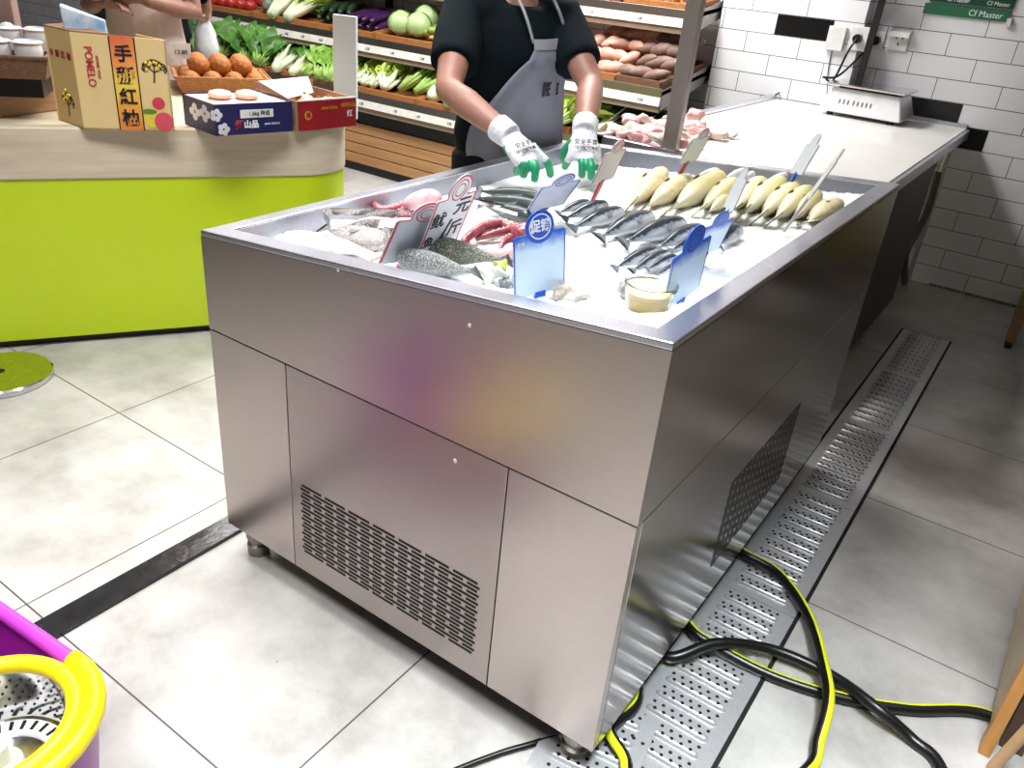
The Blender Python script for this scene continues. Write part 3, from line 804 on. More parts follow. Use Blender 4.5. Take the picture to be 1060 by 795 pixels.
def sign_mat(name, top, body, fade=0.22):
    m, nt, b = newmat(name)
    vec = coords(nt, 'Object')
    sp = nt.nodes.new('ShaderNodeSeparateXYZ'); nt.links.new(coords(nt, 'UV'), sp.inputs[0])
    nz = noise(nt, vec, 60, 3)
    f = mth(nt, 'ADD', sp.outputs[1], mth(nt, 'MULTIPLY', mth(nt, 'SUBTRACT', nz, 0.5), 0.14))
    nt.links.new(ramp(nt, f, [(0.0, lin(body)), (0.54, lin(body)), (0.54 + fade * 0.8, lin(top)), (1.0, lin(top))]), b.inputs['Base Color'])
    b.inputs['Roughness'].default_value = 0.3
    return m
SG_BLUE = sign_mat('blue_sign_print', (38, 98, 206), (196, 218, 240), 0.2)
SG_BLUEB = mat('blue_sign_back', (190, 198, 218), 0.35)
SG_RED = mat('red_sign_back', (198, 206, 214), 0.35)
SG_WHITE = mat('white_sign_face', (226, 230, 236), 0.35)
SG_PALE = mat('pale_sign_face', (204, 202, 200), 0.35)
INK_B = mat('blue_ink', (30, 84, 200), 0.4)
INK_D = mat('deep_blue_ink', (36, 66, 160), 0.4)
INK_R = mat('red_ink', (196, 58, 78), 0.4)
INK_DR = mat('dark_red_ink', (150, 40, 52), 0.4)
INK_K = mat('black_marker', (24, 24, 34), 0.5)
INK_W = mat('white_ink', (240, 246, 252), 0.4)
def outline(n=14):
    pts = [(0.03, 0.0), (0.97, 0.0), (1.0, 0.03), (1.0, 0.97), (0.97, 1.0), (0.80, 1.0)]
    for i in range(n + 1):
        a = -0.35 + (PI + 0.7) * i / n
        pts.append((0.5 + 0.27 * math.cos(a), 1.10 + 0.27 * math.sin(a) * 0.95))
    pts += [(0.20, 1.0), (0.03, 1.0), (0.0, 0.97), (0.0, 0.03)]
    return pts
def price_sign(key, label, face, edge, stem_m=None, stem=0.0, txt=None, w_edge=0.05, tabdisc=True, group='price signs standing in the ice'):
    b0, u, v = (V(q) for q in SIGN[key])
    v = v - u * (v.dot(u) / u.dot(u))
    n = u.cross(v).normalized(); th = 0.0022
    t = thing('price_sign', label, 'price sign', b0 + u * 0.5, group)
    P2 = outline()
    def p3(q, d=0.0): return b0 + u * q[0] + v * q[1] + n * d
    m = MB(); m.prism([p3(q, -th / 2) for q in P2], n * th)
    o = m.build('sign_board', face, t)
    uvl = o.data.uv_layers.new(name='u'); k = len(P2); cx = [q for q in P2] + [q for q in P2]
    for poly in o.data.polygons:
        for li in poly.loop_indices:
            q = cx[o.data.loops[li].vertex_index]; uvl.data[li].uv = (q[0], q[1] / 1.36)
    # coloured edge band
    c = (0.5, 0.62)
    inner = [(q[0] + (c[0] - q[0]) * w_edge * 1.6, q[1] + (c[1] - q[1]) * w_edge * 1.2) for q in P2]
    m = MB(); kk = len(P2)
    for d in (th / 2 + 0.0003, -th / 2 - 0.0003):
        vs = [p3(q, d) for q in P2] + [p3(q, d) for q in inner]
        m.add(vs, [(i, (i + 1) % kk, kk + (i + 1) % kk, kk + i) for i in range(kk) if P2[i][1] > 0.5 or P2[(i + 1) % kk][1] > 0.5 or w_edge > 0.06])
    m.build('printed_edge', edge, t)
    if tabdisc:
        m = MB()
        for d in (th / 2 + 0.0004, -th / 2 - 0.0004):
            for r0, r1 in ((0.19, 0.165), (0.12, 0.10)) if txt != 'promo' else ((0.215, 0.195),):
                vs = []; N = 24
                for rr in (r0, r1):
                    vs += [p3((0.5 + rr * math.cos(2 * PI * i / N), 1.10 + rr * 0.95 * math.sin(2 * PI * i / N)), d) for i in range(N)]
                m.add(vs, [(i, (i + 1) % N, N + (i + 1) % N, N + i) for i in range(N)])
        m.build('tab_ring', INK_W if txt == 'promo' else edge, t)
    if txt == 'promo':
        m = MB(); N = 24
        m.add([p3((0.5 + 0.27 * math.cos(2 * PI * i / N), 1.09 + 0.27 * 0.95 * math.sin(2 * PI * i / N)), th / 2 + 0.0003) for i in range(N)], [tuple(range(N))])
        m.build('tab_disc', INK_B, t)
        text('促销', 0.195 * u.length, p3((0.5, 1.10), th / 2 + 0.0006), u, v, INK_W, t, bold=0.0006)
        text('优惠', 0.07 * u.length, p3((0.14, 0.86), th / 2 + 0.0004), u, v, INK_W, t)
    if txt == 'squid':
        text('鱿', 0.36 * u.length, p3((0.22, 0.62), th / 2 + 0.0006), u, v, INK_K, t)
        text('鱼', 0.26 * u.length, p3((0.16, 0.26), th / 2 + 0.0006), u, v, INK_K, t)
        text('元', 0.40 * u.length, p3((0.74, 0.78), th / 2 + 0.0006), u, v, INK_K, t)
        text('/', 0.60 * u.length, p3((0.52, 0.40), th / 2 + 0.0006), u, v, INK_K, t)
        text('斤', 0.36 * u.length, p3((0.76, 0.38), th / 2 + 0.0006), u, v, INK_K, t)
    # peg that holds the board in the ice
    c0 = b0 + u * 0.5
    down = -v.normalized()
    ln = max(0.028, stem)
    wv = u.normalized() * (0.10 if not stem else 0.045) * u.length
    m = MB(); m.obox(c0 + down * (ln / 2 - 0.004), wv if not stem else u.normalized() * 0.006, down * (ln / 2), n * 0.003)
    m.build('peg', stem_m or edge, t)
    return t
price_sign('S1', 'blank white price sign with a red border, nearest the left front corner', SG_RED, INK_R, w_edge=0.055)
price_sign('S2', 'red-bordered price sign handwritten in black marker beside the octopus', SG_WHITE, INK_R, txt='squid')
price_sign('S3', 'tilted lilac-blue backed price sign in front of the gloved hands', SG_BLUEB, INK_D)
price_sign('S4', 'upright blue promotion price sign standing at the middle of the front rim', SG_BLUE, INK_B, txt='promo', w_edge=0.03)
price_sign('S5', 'pale price sign with a red tab on a red stick, right of the gloved hands', SG_PALE, INK_R, INK_R, 0.085)
price_sign('S6', 'grey price sign on a dark red stick at the far rim below the poultry', SG_RED, INK_DR, INK_DR, 0.085)
price_sign('S7', 'blue-topped blank price sign nearest the right rim by the yellow cup', SG_BLUE, INK_D, w_edge=0.03)
price_sign('S8', 'smaller pale blue price sign just behind the blue-topped one at the right', SG_BLUE, INK_D, w_edge=0.03)
price_sign('S9', 'grey price sign seen almost edge on among the yellow croakers', SG_RED, SG_BLUEB, tabdisc=False)
price_sign('S10', 'white price sign on a blue stick at the far rim in front of the worktop', SG_RED, SG_BLUEB, INK_B, 0.075, tabdisc=False)
price_sign('S11', 'thin clear price sign edge on at the right end of the croakers', SG_PALE, SG_BLUEB, SG_PALE, 0.085, tabdisc=False)

# ---------------------------------------------------------------- poultry and scale on the worktop
MEAT = mat('raw_poultry', (228, 182, 178), 0.3, c2=(204, 140, 142), scale=30, bmp=0.15, sss=0.1, contrast=0.5)
MEATW = mat('pale_poultry', (238, 222, 210), 0.3, c2=(222, 182, 172), scale=22, bmp=0.15, contrast=0.5)
mp = [(640, 133), (652, 127), (662, 133), (650, 138), (668, 126), (676, 134), (684, 128), (672, 141), (688, 140), (662, 143), (684, 147), (700, 126), (712, 129), (722, 133), (705, 141), (730, 137), (714, 146), (698, 150), (740, 138), (716, 122)]
for i, (px, py) in enumerate(mp):
    c = at_z(px, py, TZ + 0.022)
    k = i < 11
    row = 'left' if k else 'right'
    nn = i if k else i - 11
    lump('poultry_piece', 'raw poultry piece on the worktop, %s outward to the %s of the post' % (ORD[10 - nn if k else nn], row), 'poultry', (c.x, c.y, TZ + 0.020 + 0.012 * (i % 3 == 1)), (0.052, 0.047, 0.030), MEAT if i % 2 else MEATW, 40 + i, 'raw poultry pieces on the worktop')
for i, (px, py) in enumerate([(748, 139), (757, 138)]):
    c = at_z(px, py, TZ + 0.02)
    lump('white_mushroom', ['small white lump beside the poultry on the worktop', 'small white lump farthest right of the poultry on the worktop'][i], 'mushroom', (c.x, c.y, TZ + 0.018), (0.03, 0.03, 0.02), mat('white_flesh', (236, 234, 228), 0.4), 80 + i)

sA = at_z(845, 117, TZ); sB = at_z(930, 132, TZ)
ux = (sB - sA).normalized(); ux.z = 0; ux.normalize(); uy = V((-ux.y, ux.x, 0)); W = (sB - sA).length
D_ = 0.30
scl = thing('weighing_scale', 'white electronic weighing scale with a steel pan on the worktop by the wall', 'scale', sA + ux * W / 2 + uy * D_ / 2)
def sp_(a, b, z): return sA + ux * a + uy * b + V((0, 0, z))
m = MB(); ins = 0.035
m.hexa([sp_(0, 0, 0.018), sp_(W, 0, 0.018), sp_(W, D_, 0.018), sp_(0, D_, 0.018), sp_(ins, ins, 0.125), sp_(W - ins, ins, 0.125), sp_(W - ins, D_ - ins, 0.125), sp_(ins, D_ - ins, 0.125)])
m.build('housing', WHITE_PLASTIC, scl, bevel=0.006)
m = MB(); m.hexa([sp_(W - 0.004, 0.03, 0.03), sp_(W + 0.0015, 0.03, 0.03), sp_(W + 0.0015, D_ - 0.03, 0.03), sp_(W - 0.004, D_ - 0.03, 0.03), sp_(W - ins - 0.004, 0.05, 0.112), sp_(W - ins + 0.005, 0.05, 0.112), sp_(W - ins + 0.005, D_ - 0.05, 0.112), sp_(W - ins - 0.004, D_ - 0.05, 0.112)])
m.build('side_grille', STEEL_GRATE, scl)
MB().obox(sp_(W / 2, D_ / 2, 0.131), ux * (W / 2 - 0.06), uy * (D_ / 2 - 0.06), V((0, 0, 0.006))).build('pan_support', BLACK, scl)
m = MB(); m.obox(sp_(W / 2, D_ / 2, 0.142), ux * (W / 2 - 0.012), uy * (D_ / 2 - 0.008), V((0, 0, 0.005)))
m.build('weighing_pan', CHROME, scl, bevel=0.003)
for a in (0.05, W - 0.05):
    for b in (0.05, D_ - 0.05):
        MB().cyl(sp_(a, b, 0.0), 0.016, 0.019, 12).build('foot', BLACK, scl)
# small printed mark on the front of the housing
fr_n = (sp_(0, 0, 0.018) - sp_(0, ins, 0.125)).normalized()
text('▮▮▮ ▮▮▮▮▮', 0.02, sp_(W * 0.42, 0.0165, 0.072) - uy * 0.0012, ux, V((0, 0, 1)) + uy * 0.33, mat('grey_print', (120, 120, 122), 0.5), scl)
# display mast
pb = sp_(0.09, D_ - 0.03, 0.09); ptop = at_y(889, 8, pb.y + 0.0)
mast_top = V((pb.x + 0.01, pb.y, 1.34))
MB().obox((pb + mast_top) / 2, ux * 0.016, uy * 0.008, (mast_top - pb) / 2).build('display_mast', BLACK, scl, bevel=0.002)
hd = V((mast_top.x - 0.0, mast_top.y - 0.012, mast_top.z + 0.05))
h = MB().obox(hd, ux * 0.075, uy * 0.02, V((0, 0, 0.065))).build('display_head', mat('grey_plastic', (86, 88, 90), 0.4), scl, bevel=0.004)
MB().obox(hd - uy * 0.0205, ux * 0.062, uy * 0.001, V((0, 0, 0.046))).build('display_glass', mat('green_lcd', (90, 150, 128), 0.2), h)
prop(MB().tube(spline([at_z(803, 98, TZ + 0.03), at_z(812, 94, TZ + 0.03), at_z(826, 94, TZ + 0.03), at_z(836, 98, TZ + 0.02), at_z(852, 104, TZ + 0.02)], 8), 0.005, 8).build('scale_cable', RUBBER, None, smooth='all'), 'black cable curling over the worktop behind the scale', 'cable')

# wall sockets, plugs and their leads
SOCK = mat('socket_plastic', (228, 226, 226), 0.35)
def socket(name, label, c, normal, w=0.086, h=0.086):
    t = thing(name, label, 'socket', c)
    n = V(normal); s = V((0, 0, 1)).cross(n)
    MB().obox(V(c) + n * 0.006, s * w / 2, n * 0.006, V((0, 0, h / 2))).build('face_plate', SOCK, t, bevel=0.003)
    m = MB()
    for dx, dz in ((-0.014, 0.012), (0.014, 0.012), (0, -0.016)): m.obox(V(c) + n * 0.0122 + s * dx + V((0, 0, dz)), s * 0.003, n * 0.0006, V((0, 0, 0.006)))
    m.build('pin_holes', DARK, t)
    return t
def plug(name, label, c, normal, pts):
    t = thing(name, label, 'plug', c)
    n = V(normal)
    m = MB(); m.cyl(V(c), 0.021, 0.03, 16, n); m.build('plug_body', RUBBER, t, smooth=True)
    m = MB(); m.tube(spline([V(c) + n * 0.026] + pts, 8), 0.0055, 8); m.build('lead', RUBBER, t, smooth='all')
PY = WY - 0.097
c1 = at_y(889, 40, PY - 0.001); socket('wall_socket', 'white wall socket on the left face of the corner, holding a black plug', c1, (0, -1, 0), 0.086, 0.11)
plug('power_plug', 'black plug and lead in the left socket beside the scale mast', (c1.x, c1.y - 0.013, c1.z), (0, -1, 0), [V((c1.x - 0.02, c1.y - 0.06, c1.z - 0.06)), V((c1.x - 0.05, c1.y - 0.09, c1.z - 0.20)), V((c1.x - 0.09, c1.y - 0.10, TZ + 0.15))])
c2 = at_y(908, 42, WY - 0.001); socket('wall_socket', 'narrow wall socket in the corner with the second black plug', c2, (0, -1, 0), 0.07, 0.086)
plug('power_plug', 'black plug with a thick lead in the corner socket', (c2.x, c2.y - 0.013, c2.z), (0, -1, 0), [V((c2.x - 0.03, c2.y - 0.06, c2.z - 0.05)), V((c2.x - 0.10, c2.y - 0.16, c2.z - 0.17)), V((c2.x - 0.16, c2.y - 0.22, TZ + 0.15))])
c3 = at_y(931, 42, WY - 0.001)
s3 = socket('wall_socket', 'empty white wall socket with a hinged cover right of the corner', c3, (0, -1, 0), 0.092, 0.092)
MB().obox(c3 + V((0.0, -0.03, 0.034)), V((0.05, 0, 0)), V((0, 0.022, 0.006)), V((0, 0.002, 0.012))).build('cover', SOCK, s3, bevel=0.003)
prop(MB().tube(spline([V((at_y(862, 52, PY).x, PY - 0.006, 1.09)), V((at_y(858, 70, PY).x, PY - 0.006, 0.98)), V((at_y(860, 86, PY).x, PY - 0.02, 0.86))], 8), 0.003, 6).build('thin_wire', mat('grey_wire', (120, 120, 124), 0.5), None, smooth='all'), 'thin grey wire running down the tiles left of the scale mast', 'wire')
cb_ = at_y(868, 40, PY)
o = MB().box(cb_.x - 0.05, cb_.x + 0.035, PY - 0.03, PY - 0.0005, cb_.z - 0.055, cb_.z + 0.055).build('junction_box', SOCK, None, bevel=0.003); prop(o, 'small white box on the tiles behind the scale mast', 'box')
# green sign strips at the top right of the wall
GRN = mat('green_sign', (44, 108, 74), 0.35); GR2 = mat('dark_green_sign', (22, 70, 52), 0.35)
g0, g1 = at_y(957, 13, WY), at_y(1046, 22, WY)
t = thing('wall_sign', 'green strip sign with white lettering high on the tiled wall', 'sign', (-0.28, WY - 0.012, 1.27))
MB().box(-0.470, -0.098, WY - 0.010, WY - 0.0004, 1.272, 1.318).build('sign_strip', GRN, t)
MB().box(-0.455, -0.098, WY - 0.012, WY - 0.0004, 1.326, 1.40).build('sign_strip', GR2, t)
text('Cf Master', 0.036, (-0.20, WY - 0.011, 1.294), (1, 0, 0), (0, 0, 1), INK_W, t)
text('Cf Master', 0.024, (-0.16, WY - 0.013, 1.342), (1, 0, 0), (0, 0, 1), INK_W, t); text('Cf Master', 0.024, (-0.33, WY - 0.013, 1.342), (1, 0, 0), (0, 0, 1), INK_W, t)
m = MB(); m.box(-0.105, -0.085, WY - 0.02, WY - 0.0004, 1.255, 1.29); o = m.build('clip', SOCK, t)
# ---------------------------------------------------------------- green fruit counter on the left
GD = V((0.5305, 0.8477, 0)); GN = V((-0.8477, 0.5305, 0))      # along the front, and away from the camera
G0 = V((-2.436, 0.164, 0))
def gp(d, n, z): return G0 + GD * d + GN * n + V((0, 0, z))
GREEN = mat('lime_panel', (204, 230, 30), 0.35, c2=(198, 224, 28), scale=2)
def wood_mat(name, a, b_, stretch, scale=3.0, rough=0.45):
    return mat(name, a, rough, c2=b_, scale=scale, stretch=stretch, contrast=0.5)
WOODG = wood_mat('pale_wood', (224, 212, 192), (198, 184, 160), (1.2, 1.2, 14), 3)
WOODT = wood_mat('counter_top_wood', (216, 204, 178), (196, 180, 152), (1.2, 1.2, 14), 3)
WOODB = wood_mat('brown_wood', (170, 132, 96), (140, 104, 72), (1.5, 1.5, 10), 4)
gc = thing('fruit_counter', 'lime green island counter with a pale wood band and rounded end', 'counter', gp(0, 0.4, 0))
def footprint(ins, d0=-2.2, d1=1.235, dep=1.0, rad=0.20):
    P = [(d0, ins), ]
    for i in range(9):
        a = -PI / 2 + PI / 2 * i / 8
        P.append((d1 - rad + (rad - ins) * math.cos(a), rad + (rad - ins) * math.sin(a)))
    for i in range(9):
        a = PI / 2 * i / 8
        P.append((d1 - rad + (rad - ins) * math.cos(a), dep - rad + (rad - ins) * math.sin(a)))
    P.append((d0, dep - ins))
    return P
def slab(fp, z0, z1, name, m_, parent, **k):
    m = MB(); m.prism([gp(d, n, z0) for d, n in fp], (0, 0, z1 - z0)); return m.build(name, m_, parent, smooth=True, **k)
slab(footprint(0.03), 0.0, 0.03, 'kick_base', BLACK, gc)
slab(footprint(0.006), 0.03, 0.582, 'green_panel', GREEN, gc)
def band(ins_o, ins_i, z0, z1, name, m_):
    A, B = footprint(ins_o), footprint(ins_i)
    m = MB(); n = len(A)
    m.loft([[gp(*q, z0) for q in A], [gp(*q, z1) for q in A], [gp(*q, z1) for q in B], [gp(*q, z0) for q in B]], caps=False, closed=True)
    return m.build(name, m_, gc, smooth=True, bevel=0.006)
band(0.0, 0.05, 0.583, 0.748, 'wood_band', WOODG)
slab(footprint(0.045), 0.583, 0.728, 'counter_bed', WOODT, gc)
m = MB(); m.prism([gp(-2.15, 0.20, 0.728), gp(0.06, 0.20, 0.728), gp(0.30, 0.40, 0.728), gp(0.30, 0.9, 0.728), gp(-2.15, 0.9, 0.728)], (0, 0, 0.075)); m.build('wood_riser', WOODB, gc, bevel=0.005)
m = MB(); m.box(0, 0.001, 0, 0.001, 0, 0.001)
# steel stand base on the floor
sb = thing('stand_base', 'round polished steel stand base on the floor before the lime counter', 'stand base', at_z(2, 391, 0))
dc = at_z(2, 391, 0)
m = MB(); m.lathe([(0.001, 0.0), (0.147, 0.0), (0.150, 0.004), (0.150, 0.018), (0.145, 0.023), (0.001, 0.025)], dc, 48); m.build('disc', CHROME, sb, smooth=True)
m = MB(); m.cyl(dc + V((0, 0, 0.0245)), 0.013, 0.0015, 16); m.build('bolt_hole', DARK, sb)

# ---- pomelo carton
CARD = mat('tan_carton', (222, 190, 128), 0.6, c2=(214, 180, 118), scale=5)
CARDL = mat('light_carton', (232, 206, 148), 0.6, c2=(226, 198, 140), scale=5)
CARDI = mat('carton_inside', (150, 112, 78), 0.8)
def stripmat():
    m, nt, b = newmat('orange_strip_print')
    sp = nt.nodes.new('ShaderNodeSeparateXYZ'); nt.links.new(coords(nt, 'Object'), sp.inputs[0])
    nz = noise(nt, coords(nt, 'Object'), 18, 3)
    f = mth(nt, 'ADD', mth(nt, 'DIVIDE', sp.outputs[2], 0.28), mth(nt, 'MULTIPLY', mth(nt, 'SUBTRACT', nz, 0.5), 0.5))
    nt.links.new(ramp(nt, f, [(0.0, lin((230, 130, 60))), (0.3, lin((244, 180, 70))), (0.5, lin((244, 214, 90))), (0.75, lin((240, 150, 80))), (1.0, lin((226, 110, 70)))]), b.inputs['Base Color'])
    b.inputs['Roughness'].default_value = 0.5
    return m
PB = V((-2.225, 0.462, 0.7485)); PC = V((-2.062, 0.672, 0.7485)); PA = at_z(61, 124.5, 0.7485)
PH = 0.283
px_ = thing('pomelo_carton', 'tall tan pomelo carton with an orange lettered strip standing on the counter', 'box', (PB + PC) / 2)
up = V((0, 0, PH)); back = PA - PB
u = PC - PB; nf = V((u.y, -u.x, 0)).normalized()
tk = 0.006
m = MB(); m.hexa([PB, PC, PC - nf * tk, PB - nf * tk, PB + up, PC + up * 0.97, PC - nf * tk + up * 0.97, PB - nf * tk + up]); m.build('front_wall', CARDL, px_)
ns = V((-back.y, back.x, 0)).normalized(); ns = ns if ns.dot(u) < 0 else -ns
m = MB(); m.hexa([PA, PB, PB - ns * tk, PA - ns * tk, PA + up, PB + up, PB - ns * tk + up, PA - ns * tk + up]); m.build('side_wall', CARD, px_)
PD = PC + back
m = MB(); m.hexa([PC, PD, PD - u.normalized() * tk, PC - u.normalized() * tk, PC + up * 0.97, PD + up * 0.97, PD - u.normalized() * tk + up * 0.97, PC - u.normalized() * tk + up * 0.97]); m.build('side_wall', CARD, px_)
m = MB(); m.hexa([PA, PD, PD + nf * tk, PA + nf * tk, PA + up * 0.92, PD + up * 0.92, PD + nf * tk + up * 0.92, PA + nf * tk + up * 0.92]); m.build('rear_wall', CARD, px_)
m = MB(); m.hexa([PA, PB, PC, PD, PA + V((0, 0, .004)), PB + V((0, 0, .004)), PC + V((0, 0, .004)), PD + V((0, 0, .004))]); m.build('bottom', CARD, px_)
m = MB(); T0 = PA + up; T1 = PB + up; T2 = PB + u * 0.42 + up * 0.99; T3 = PA + u * 0.25 + up * 1.03
m.prism([T0, T1, T2, T3], (0, 0, 0.004)); m.build('top_flap', CARDI, px_)
def fp_(s, t, d=0.001): return PB + u * s + up * t + nf * d
m = MB(); m.hexa([fp_(0.40, 0, 0), fp_(0.655, 0, 0), fp_(0.655, 0, .0012), fp_(0.40, 0, .0012), fp_(0.40, 0.995, 0), fp_(0.655, 0.985, 0), fp_(0.655, 0.985, .0012), fp_(0.40, 0.995, .0012)])
m.build('orange_strip', stripmat(), px_)
for s in (0.395, 0.66):
    MB().obox(fp_(s, 0.49, 0.0015), u.normalized() * 0.0018, nf * 0.0004, up * 0.49).build('strip_line', BLACK, px_)
for i, ch in enumerate('手掰紅柚'):
    text(ch, 0.052, fp_(0.528, 0.80 - 0.225 * i, 0.002), u, up, INK_K, px_, bold=0.0012)
text('POMELO', 0.030, fp_(0.16, 0.66, 0.001), -up, u, INK_R, px_, bold=0.0005)
text('HONG YOU', 0.012, fp_(0.245, 0.66, 0.001), -up, u, INK_R, px_)
def sf_(s, t, d=0.001): return PB + back * s + up * t + ns * d
for i, ch in enumerate('手掰紅柚'):
    text(ch, 0.024, sf_(0.82 - 0.22 * i, 0.74, 0.001), -back, up, INK_DR, px_)
BRINK = mat('brown_ink', (84, 66, 26), 0.6); YLINK = mat('yellow_ink', (236, 214, 90), 0.6)
def tree_print(o, xd, yd, nrm, sc_, seed):
    rnd = random.Random(seed); m = MB()
    def seg_(p, q, w):
        d = (q - p).normalized(); s_ = d.cross(nrm) * w
        m.hexa([p - s_, p + s_, q + s_ * 0.8, q - s_ * 0.8] + [k + nrm * 0.0006 for k in (p - s_, p + s_, q + s_ * 0.8, q - s_ * 0.8)])
    def grow(p, a, ln, w, dep):
        q = p + (xd * math.sin(a) + yd * math.cos(a)) * ln
        seg_(p, q, w)
        if dep:
            for k in (-0.8, -0.05, 0.78): grow(q, a + k + rnd.uniform(-.2, .2), ln * 0.60, w * 0.74, dep - 1)
    grow(V(o), 0.1, 0.032 * sc_, 0.0030 * sc_, 5)
    m.build('tree_print', BRINK, px_)
    for k in range(9):
        m = MB()
        a = rnd.uniform(-1.8, 1.8); r = rnd.uniform(0.012, 0.038) * sc_
        m.ell(V(o) + xd * math.sin(a) * r * 0.8 + yd * (0.045 * sc_ + math.cos(a) * r) + nrm * 0.0005, (0.005 * sc_,) * 3, None, 8, 5)
        m.build('fruit_print', YLINK, px_)
tree_print(fp_(0.83, 0.52, 0.0005), u.normalized(), V((0, 0, 1)), nf, 0.95, 3)
tree_print(sf_(0.5, 0.10, 0.0005), -back.normalized(), V((0, 0, 1)), ns, 0.95, 5)
m = MB(); m.cyl(fp_(0.85, 0.30, 0), 0.019, 0.001, 20, nf); m.build('red_badge', mat('badge_red', (214, 66, 84), 0.5), px_)
m = MB(); m.ell(fp_(0.75, 0.13, 0.0), (0.022, 0.022, 0.022), Matrix.Diagonal((1, 1, 1)), 14, 8); pom = MB()
def disc(s, t, rx, ry, m_, nm, d=0.001):
    q = MB(); q.prism([fp_(s, t, d) + u.normalized() * rx * math.cos(2 * PI * k / 20) + V((0, 0, ry * math.sin(2 * PI * k / 20))) for k in range(20)], nf * 0.0006); q.build(nm, m_, px_)
disc(0.76, 0.13, 0.024, 0.028, mat('pomelo_yellow', (232, 214, 70), 0.5), 'pomelo_print')
disc(0.89, 0.10, 0.028, 0.030, mat('pomelo_pink', (222, 84, 104), 0.5), 'pomelo_print', 0.0016)
disc(0.74, 0.21, 0.022, 0.008, mat('leaf_green_ink', (92, 140, 60), 0.5), 'leaf_print', 0.0016)
# blue and white paper bag standing in the carton
pq = (PA + PB + PC + PD) / 4 + V((0, 0, 0.0045)) - u * 0.12 + back * 0.08
m = MB(); rnd = random.Random(2)
yb = V((u.x, u.y, 0)).normalized(); xb = V((-yb.y, yb.x, 0))
m.hexa([pq - yb * .055 - xb * .018, pq + yb * .06 - xb * .018, pq + yb * .06 + xb * .018, pq - yb * .055 + xb * .018, pq - yb * .075 - xb * .014 + V((0, 0, .345)), pq + yb * .045 - xb * .014 + V((0, 0, .31)), pq + yb * .045 + xb * .012 + V((0, 0, .31)), pq - yb * .075 + xb * .012 + V((0, 0, .35))])
o = m.build('paper_bag', mat('blue_white_paper', (222, 234, 246), 0.5, c2=(120, 170, 220), scale=14, contrast=0.3), None, bevel=0.004); prop(o, 'blue and white paper bag sticking out of the pomelo carton', 'bag')

# ---- navy fruit box and red fruit box
NAVY = mat('navy_print', (34, 36, 92), 0.4, c2=(30, 32, 84), scale=6)
NAVYS = mat('navy_floral', (30, 30, 70), 0.4, c2=(40, 40, 84), scale=10)
REDP = mat('red_print', (160, 28, 36), 0.4, c2=(140, 20, 30), scale=5)
PINKC = mat('pink_card', (224, 196, 186), 0.6, c2=(206, 170, 158), scale=6)
CARDB = mat('brown_card', (178, 140, 112), 0.7, c2=(164, 126, 98), scale=6)
def open_box(t, A, B, D, h, th_, outer, inner, top_edge):
    """A near left corner, B near right corner, D far left corner"""
    C = B + D - A; up = V((0, 0, h))
    def wall(p, q, nm, m_, hh=1.0):
        c = (A + C) / 2; n = V((q.y - p.y, p.x - q.x, 0)).normalized(); n = n if n.dot(c - p) > 0 else -n
        m = MB(); m.hexa([p, q, q + n * th_, p + n * th_, p + up * hh, q + up * hh, q + n * th_ + up * hh, p + n * th_ + up * hh]); return m.build(nm, m_, t)
    f = wall(A, B, 'front_wall', outer[0]); s1 = wall(A, D, 'side_wall', outer[1]); wall(B, C, 'side_wall', outer[1]); wall(D, C, 'rear_wall', outer[1], top_edge)
    m = MB(); m.prism([A + (C - A).normalized() * .004, B + (D - B).normalized() * .004, C + (A - C).normalized() * .004, D + (B - D).normalized() * .004], (0, 0, 0.004)); m.build('bottom', inner, t)
    return C
Zc = 0.7485
NA = V((-1.936, 0.735, Zc)); NB = V((-1.872, 1.000, Zc)); 
ndir = (NB - NA).normalized(); nper = V((-ndir.y, ndir.x, 0))
ND = NA + nper * 0.20 - ndir * 0.02
t = thing('fruit_box', 'navy blue printed fruit box with a pale open top on the counter', 'box', (NA + NB + ND) / 3)
open_box(t, NA, NB, ND, 0.098, 0.005, (NAVY, NAVYS), PINKC, 1.05)
m = MB(); C_ = NB + ND - NA
m.prism([NA + V((0, 0, .092)) + nper * .006 + ndir * .006, NB + V((0, 0, .092)) + nper * .006 - ndir * .006, C_ + V((0, 0, .096)) - nper * .006 - ndir * .006, ND + V((0, 0, .096)) - nper * .006 + ndir * .006], (0, 0, 0.002)); m.build('inner_tray', PINKC, t)
nn = -nper
def np_(s, z, d=0.0006): return NA + (NB - NA) * s + V((0, 0, z)) + nn * d
MB().obox(np_(0.53, 0.065), ndir * 0.058, nn * 0.0006, V((0, 0, 0.013))).build('label', WHITE_PLASTIC, t)
text('1.6kg 特选', 0.017, np_(0.56, 0.065, 0.0014), ndir, (0, 0, 1), INK_K, t)
text('紅', 0.032, np_(0.30, 0.03, 0.001), ndir, (0, 0, 1), INK_R, t, bold=0.001); text('山品', 0.026, np_(0.45, 0.03, 0.001), ndir, (0, 0, 1), INK_W, t, bold=0.001)
text('XIAN GUO LI', 0.009, np_(0.72, 0.03, 0.001), ndir, (0, 0, 1), INK_W, t)
PETAL = mat('petal_white', (216, 214, 222), 0.5); m = MB()
sdir = (ND - NA).normalized(); sn = V((sdir.y, -sdir.x, 0)); sn = sn if sn.dot(ndir) < 0 else -sn
for cx_, cz_ in ((0.10, 0.02), (0.02, 0.065)):
    m = MB()
    for k in range(5):
        a = 2 * PI * k / 5
        c_ = np_(cx_, cz_, 0.0006) + ndir * 0.012 * math.cos(a) + V((0, 0, 0.012 * math.sin(a)))
        m.ell(c_, (0.009, 0.009, 0.009), Matrix((ndir, nn * 0.06, V((0, 0, 1)))).transposed(), 10, 6)
    m.build('blossom_print', PETAL, t)
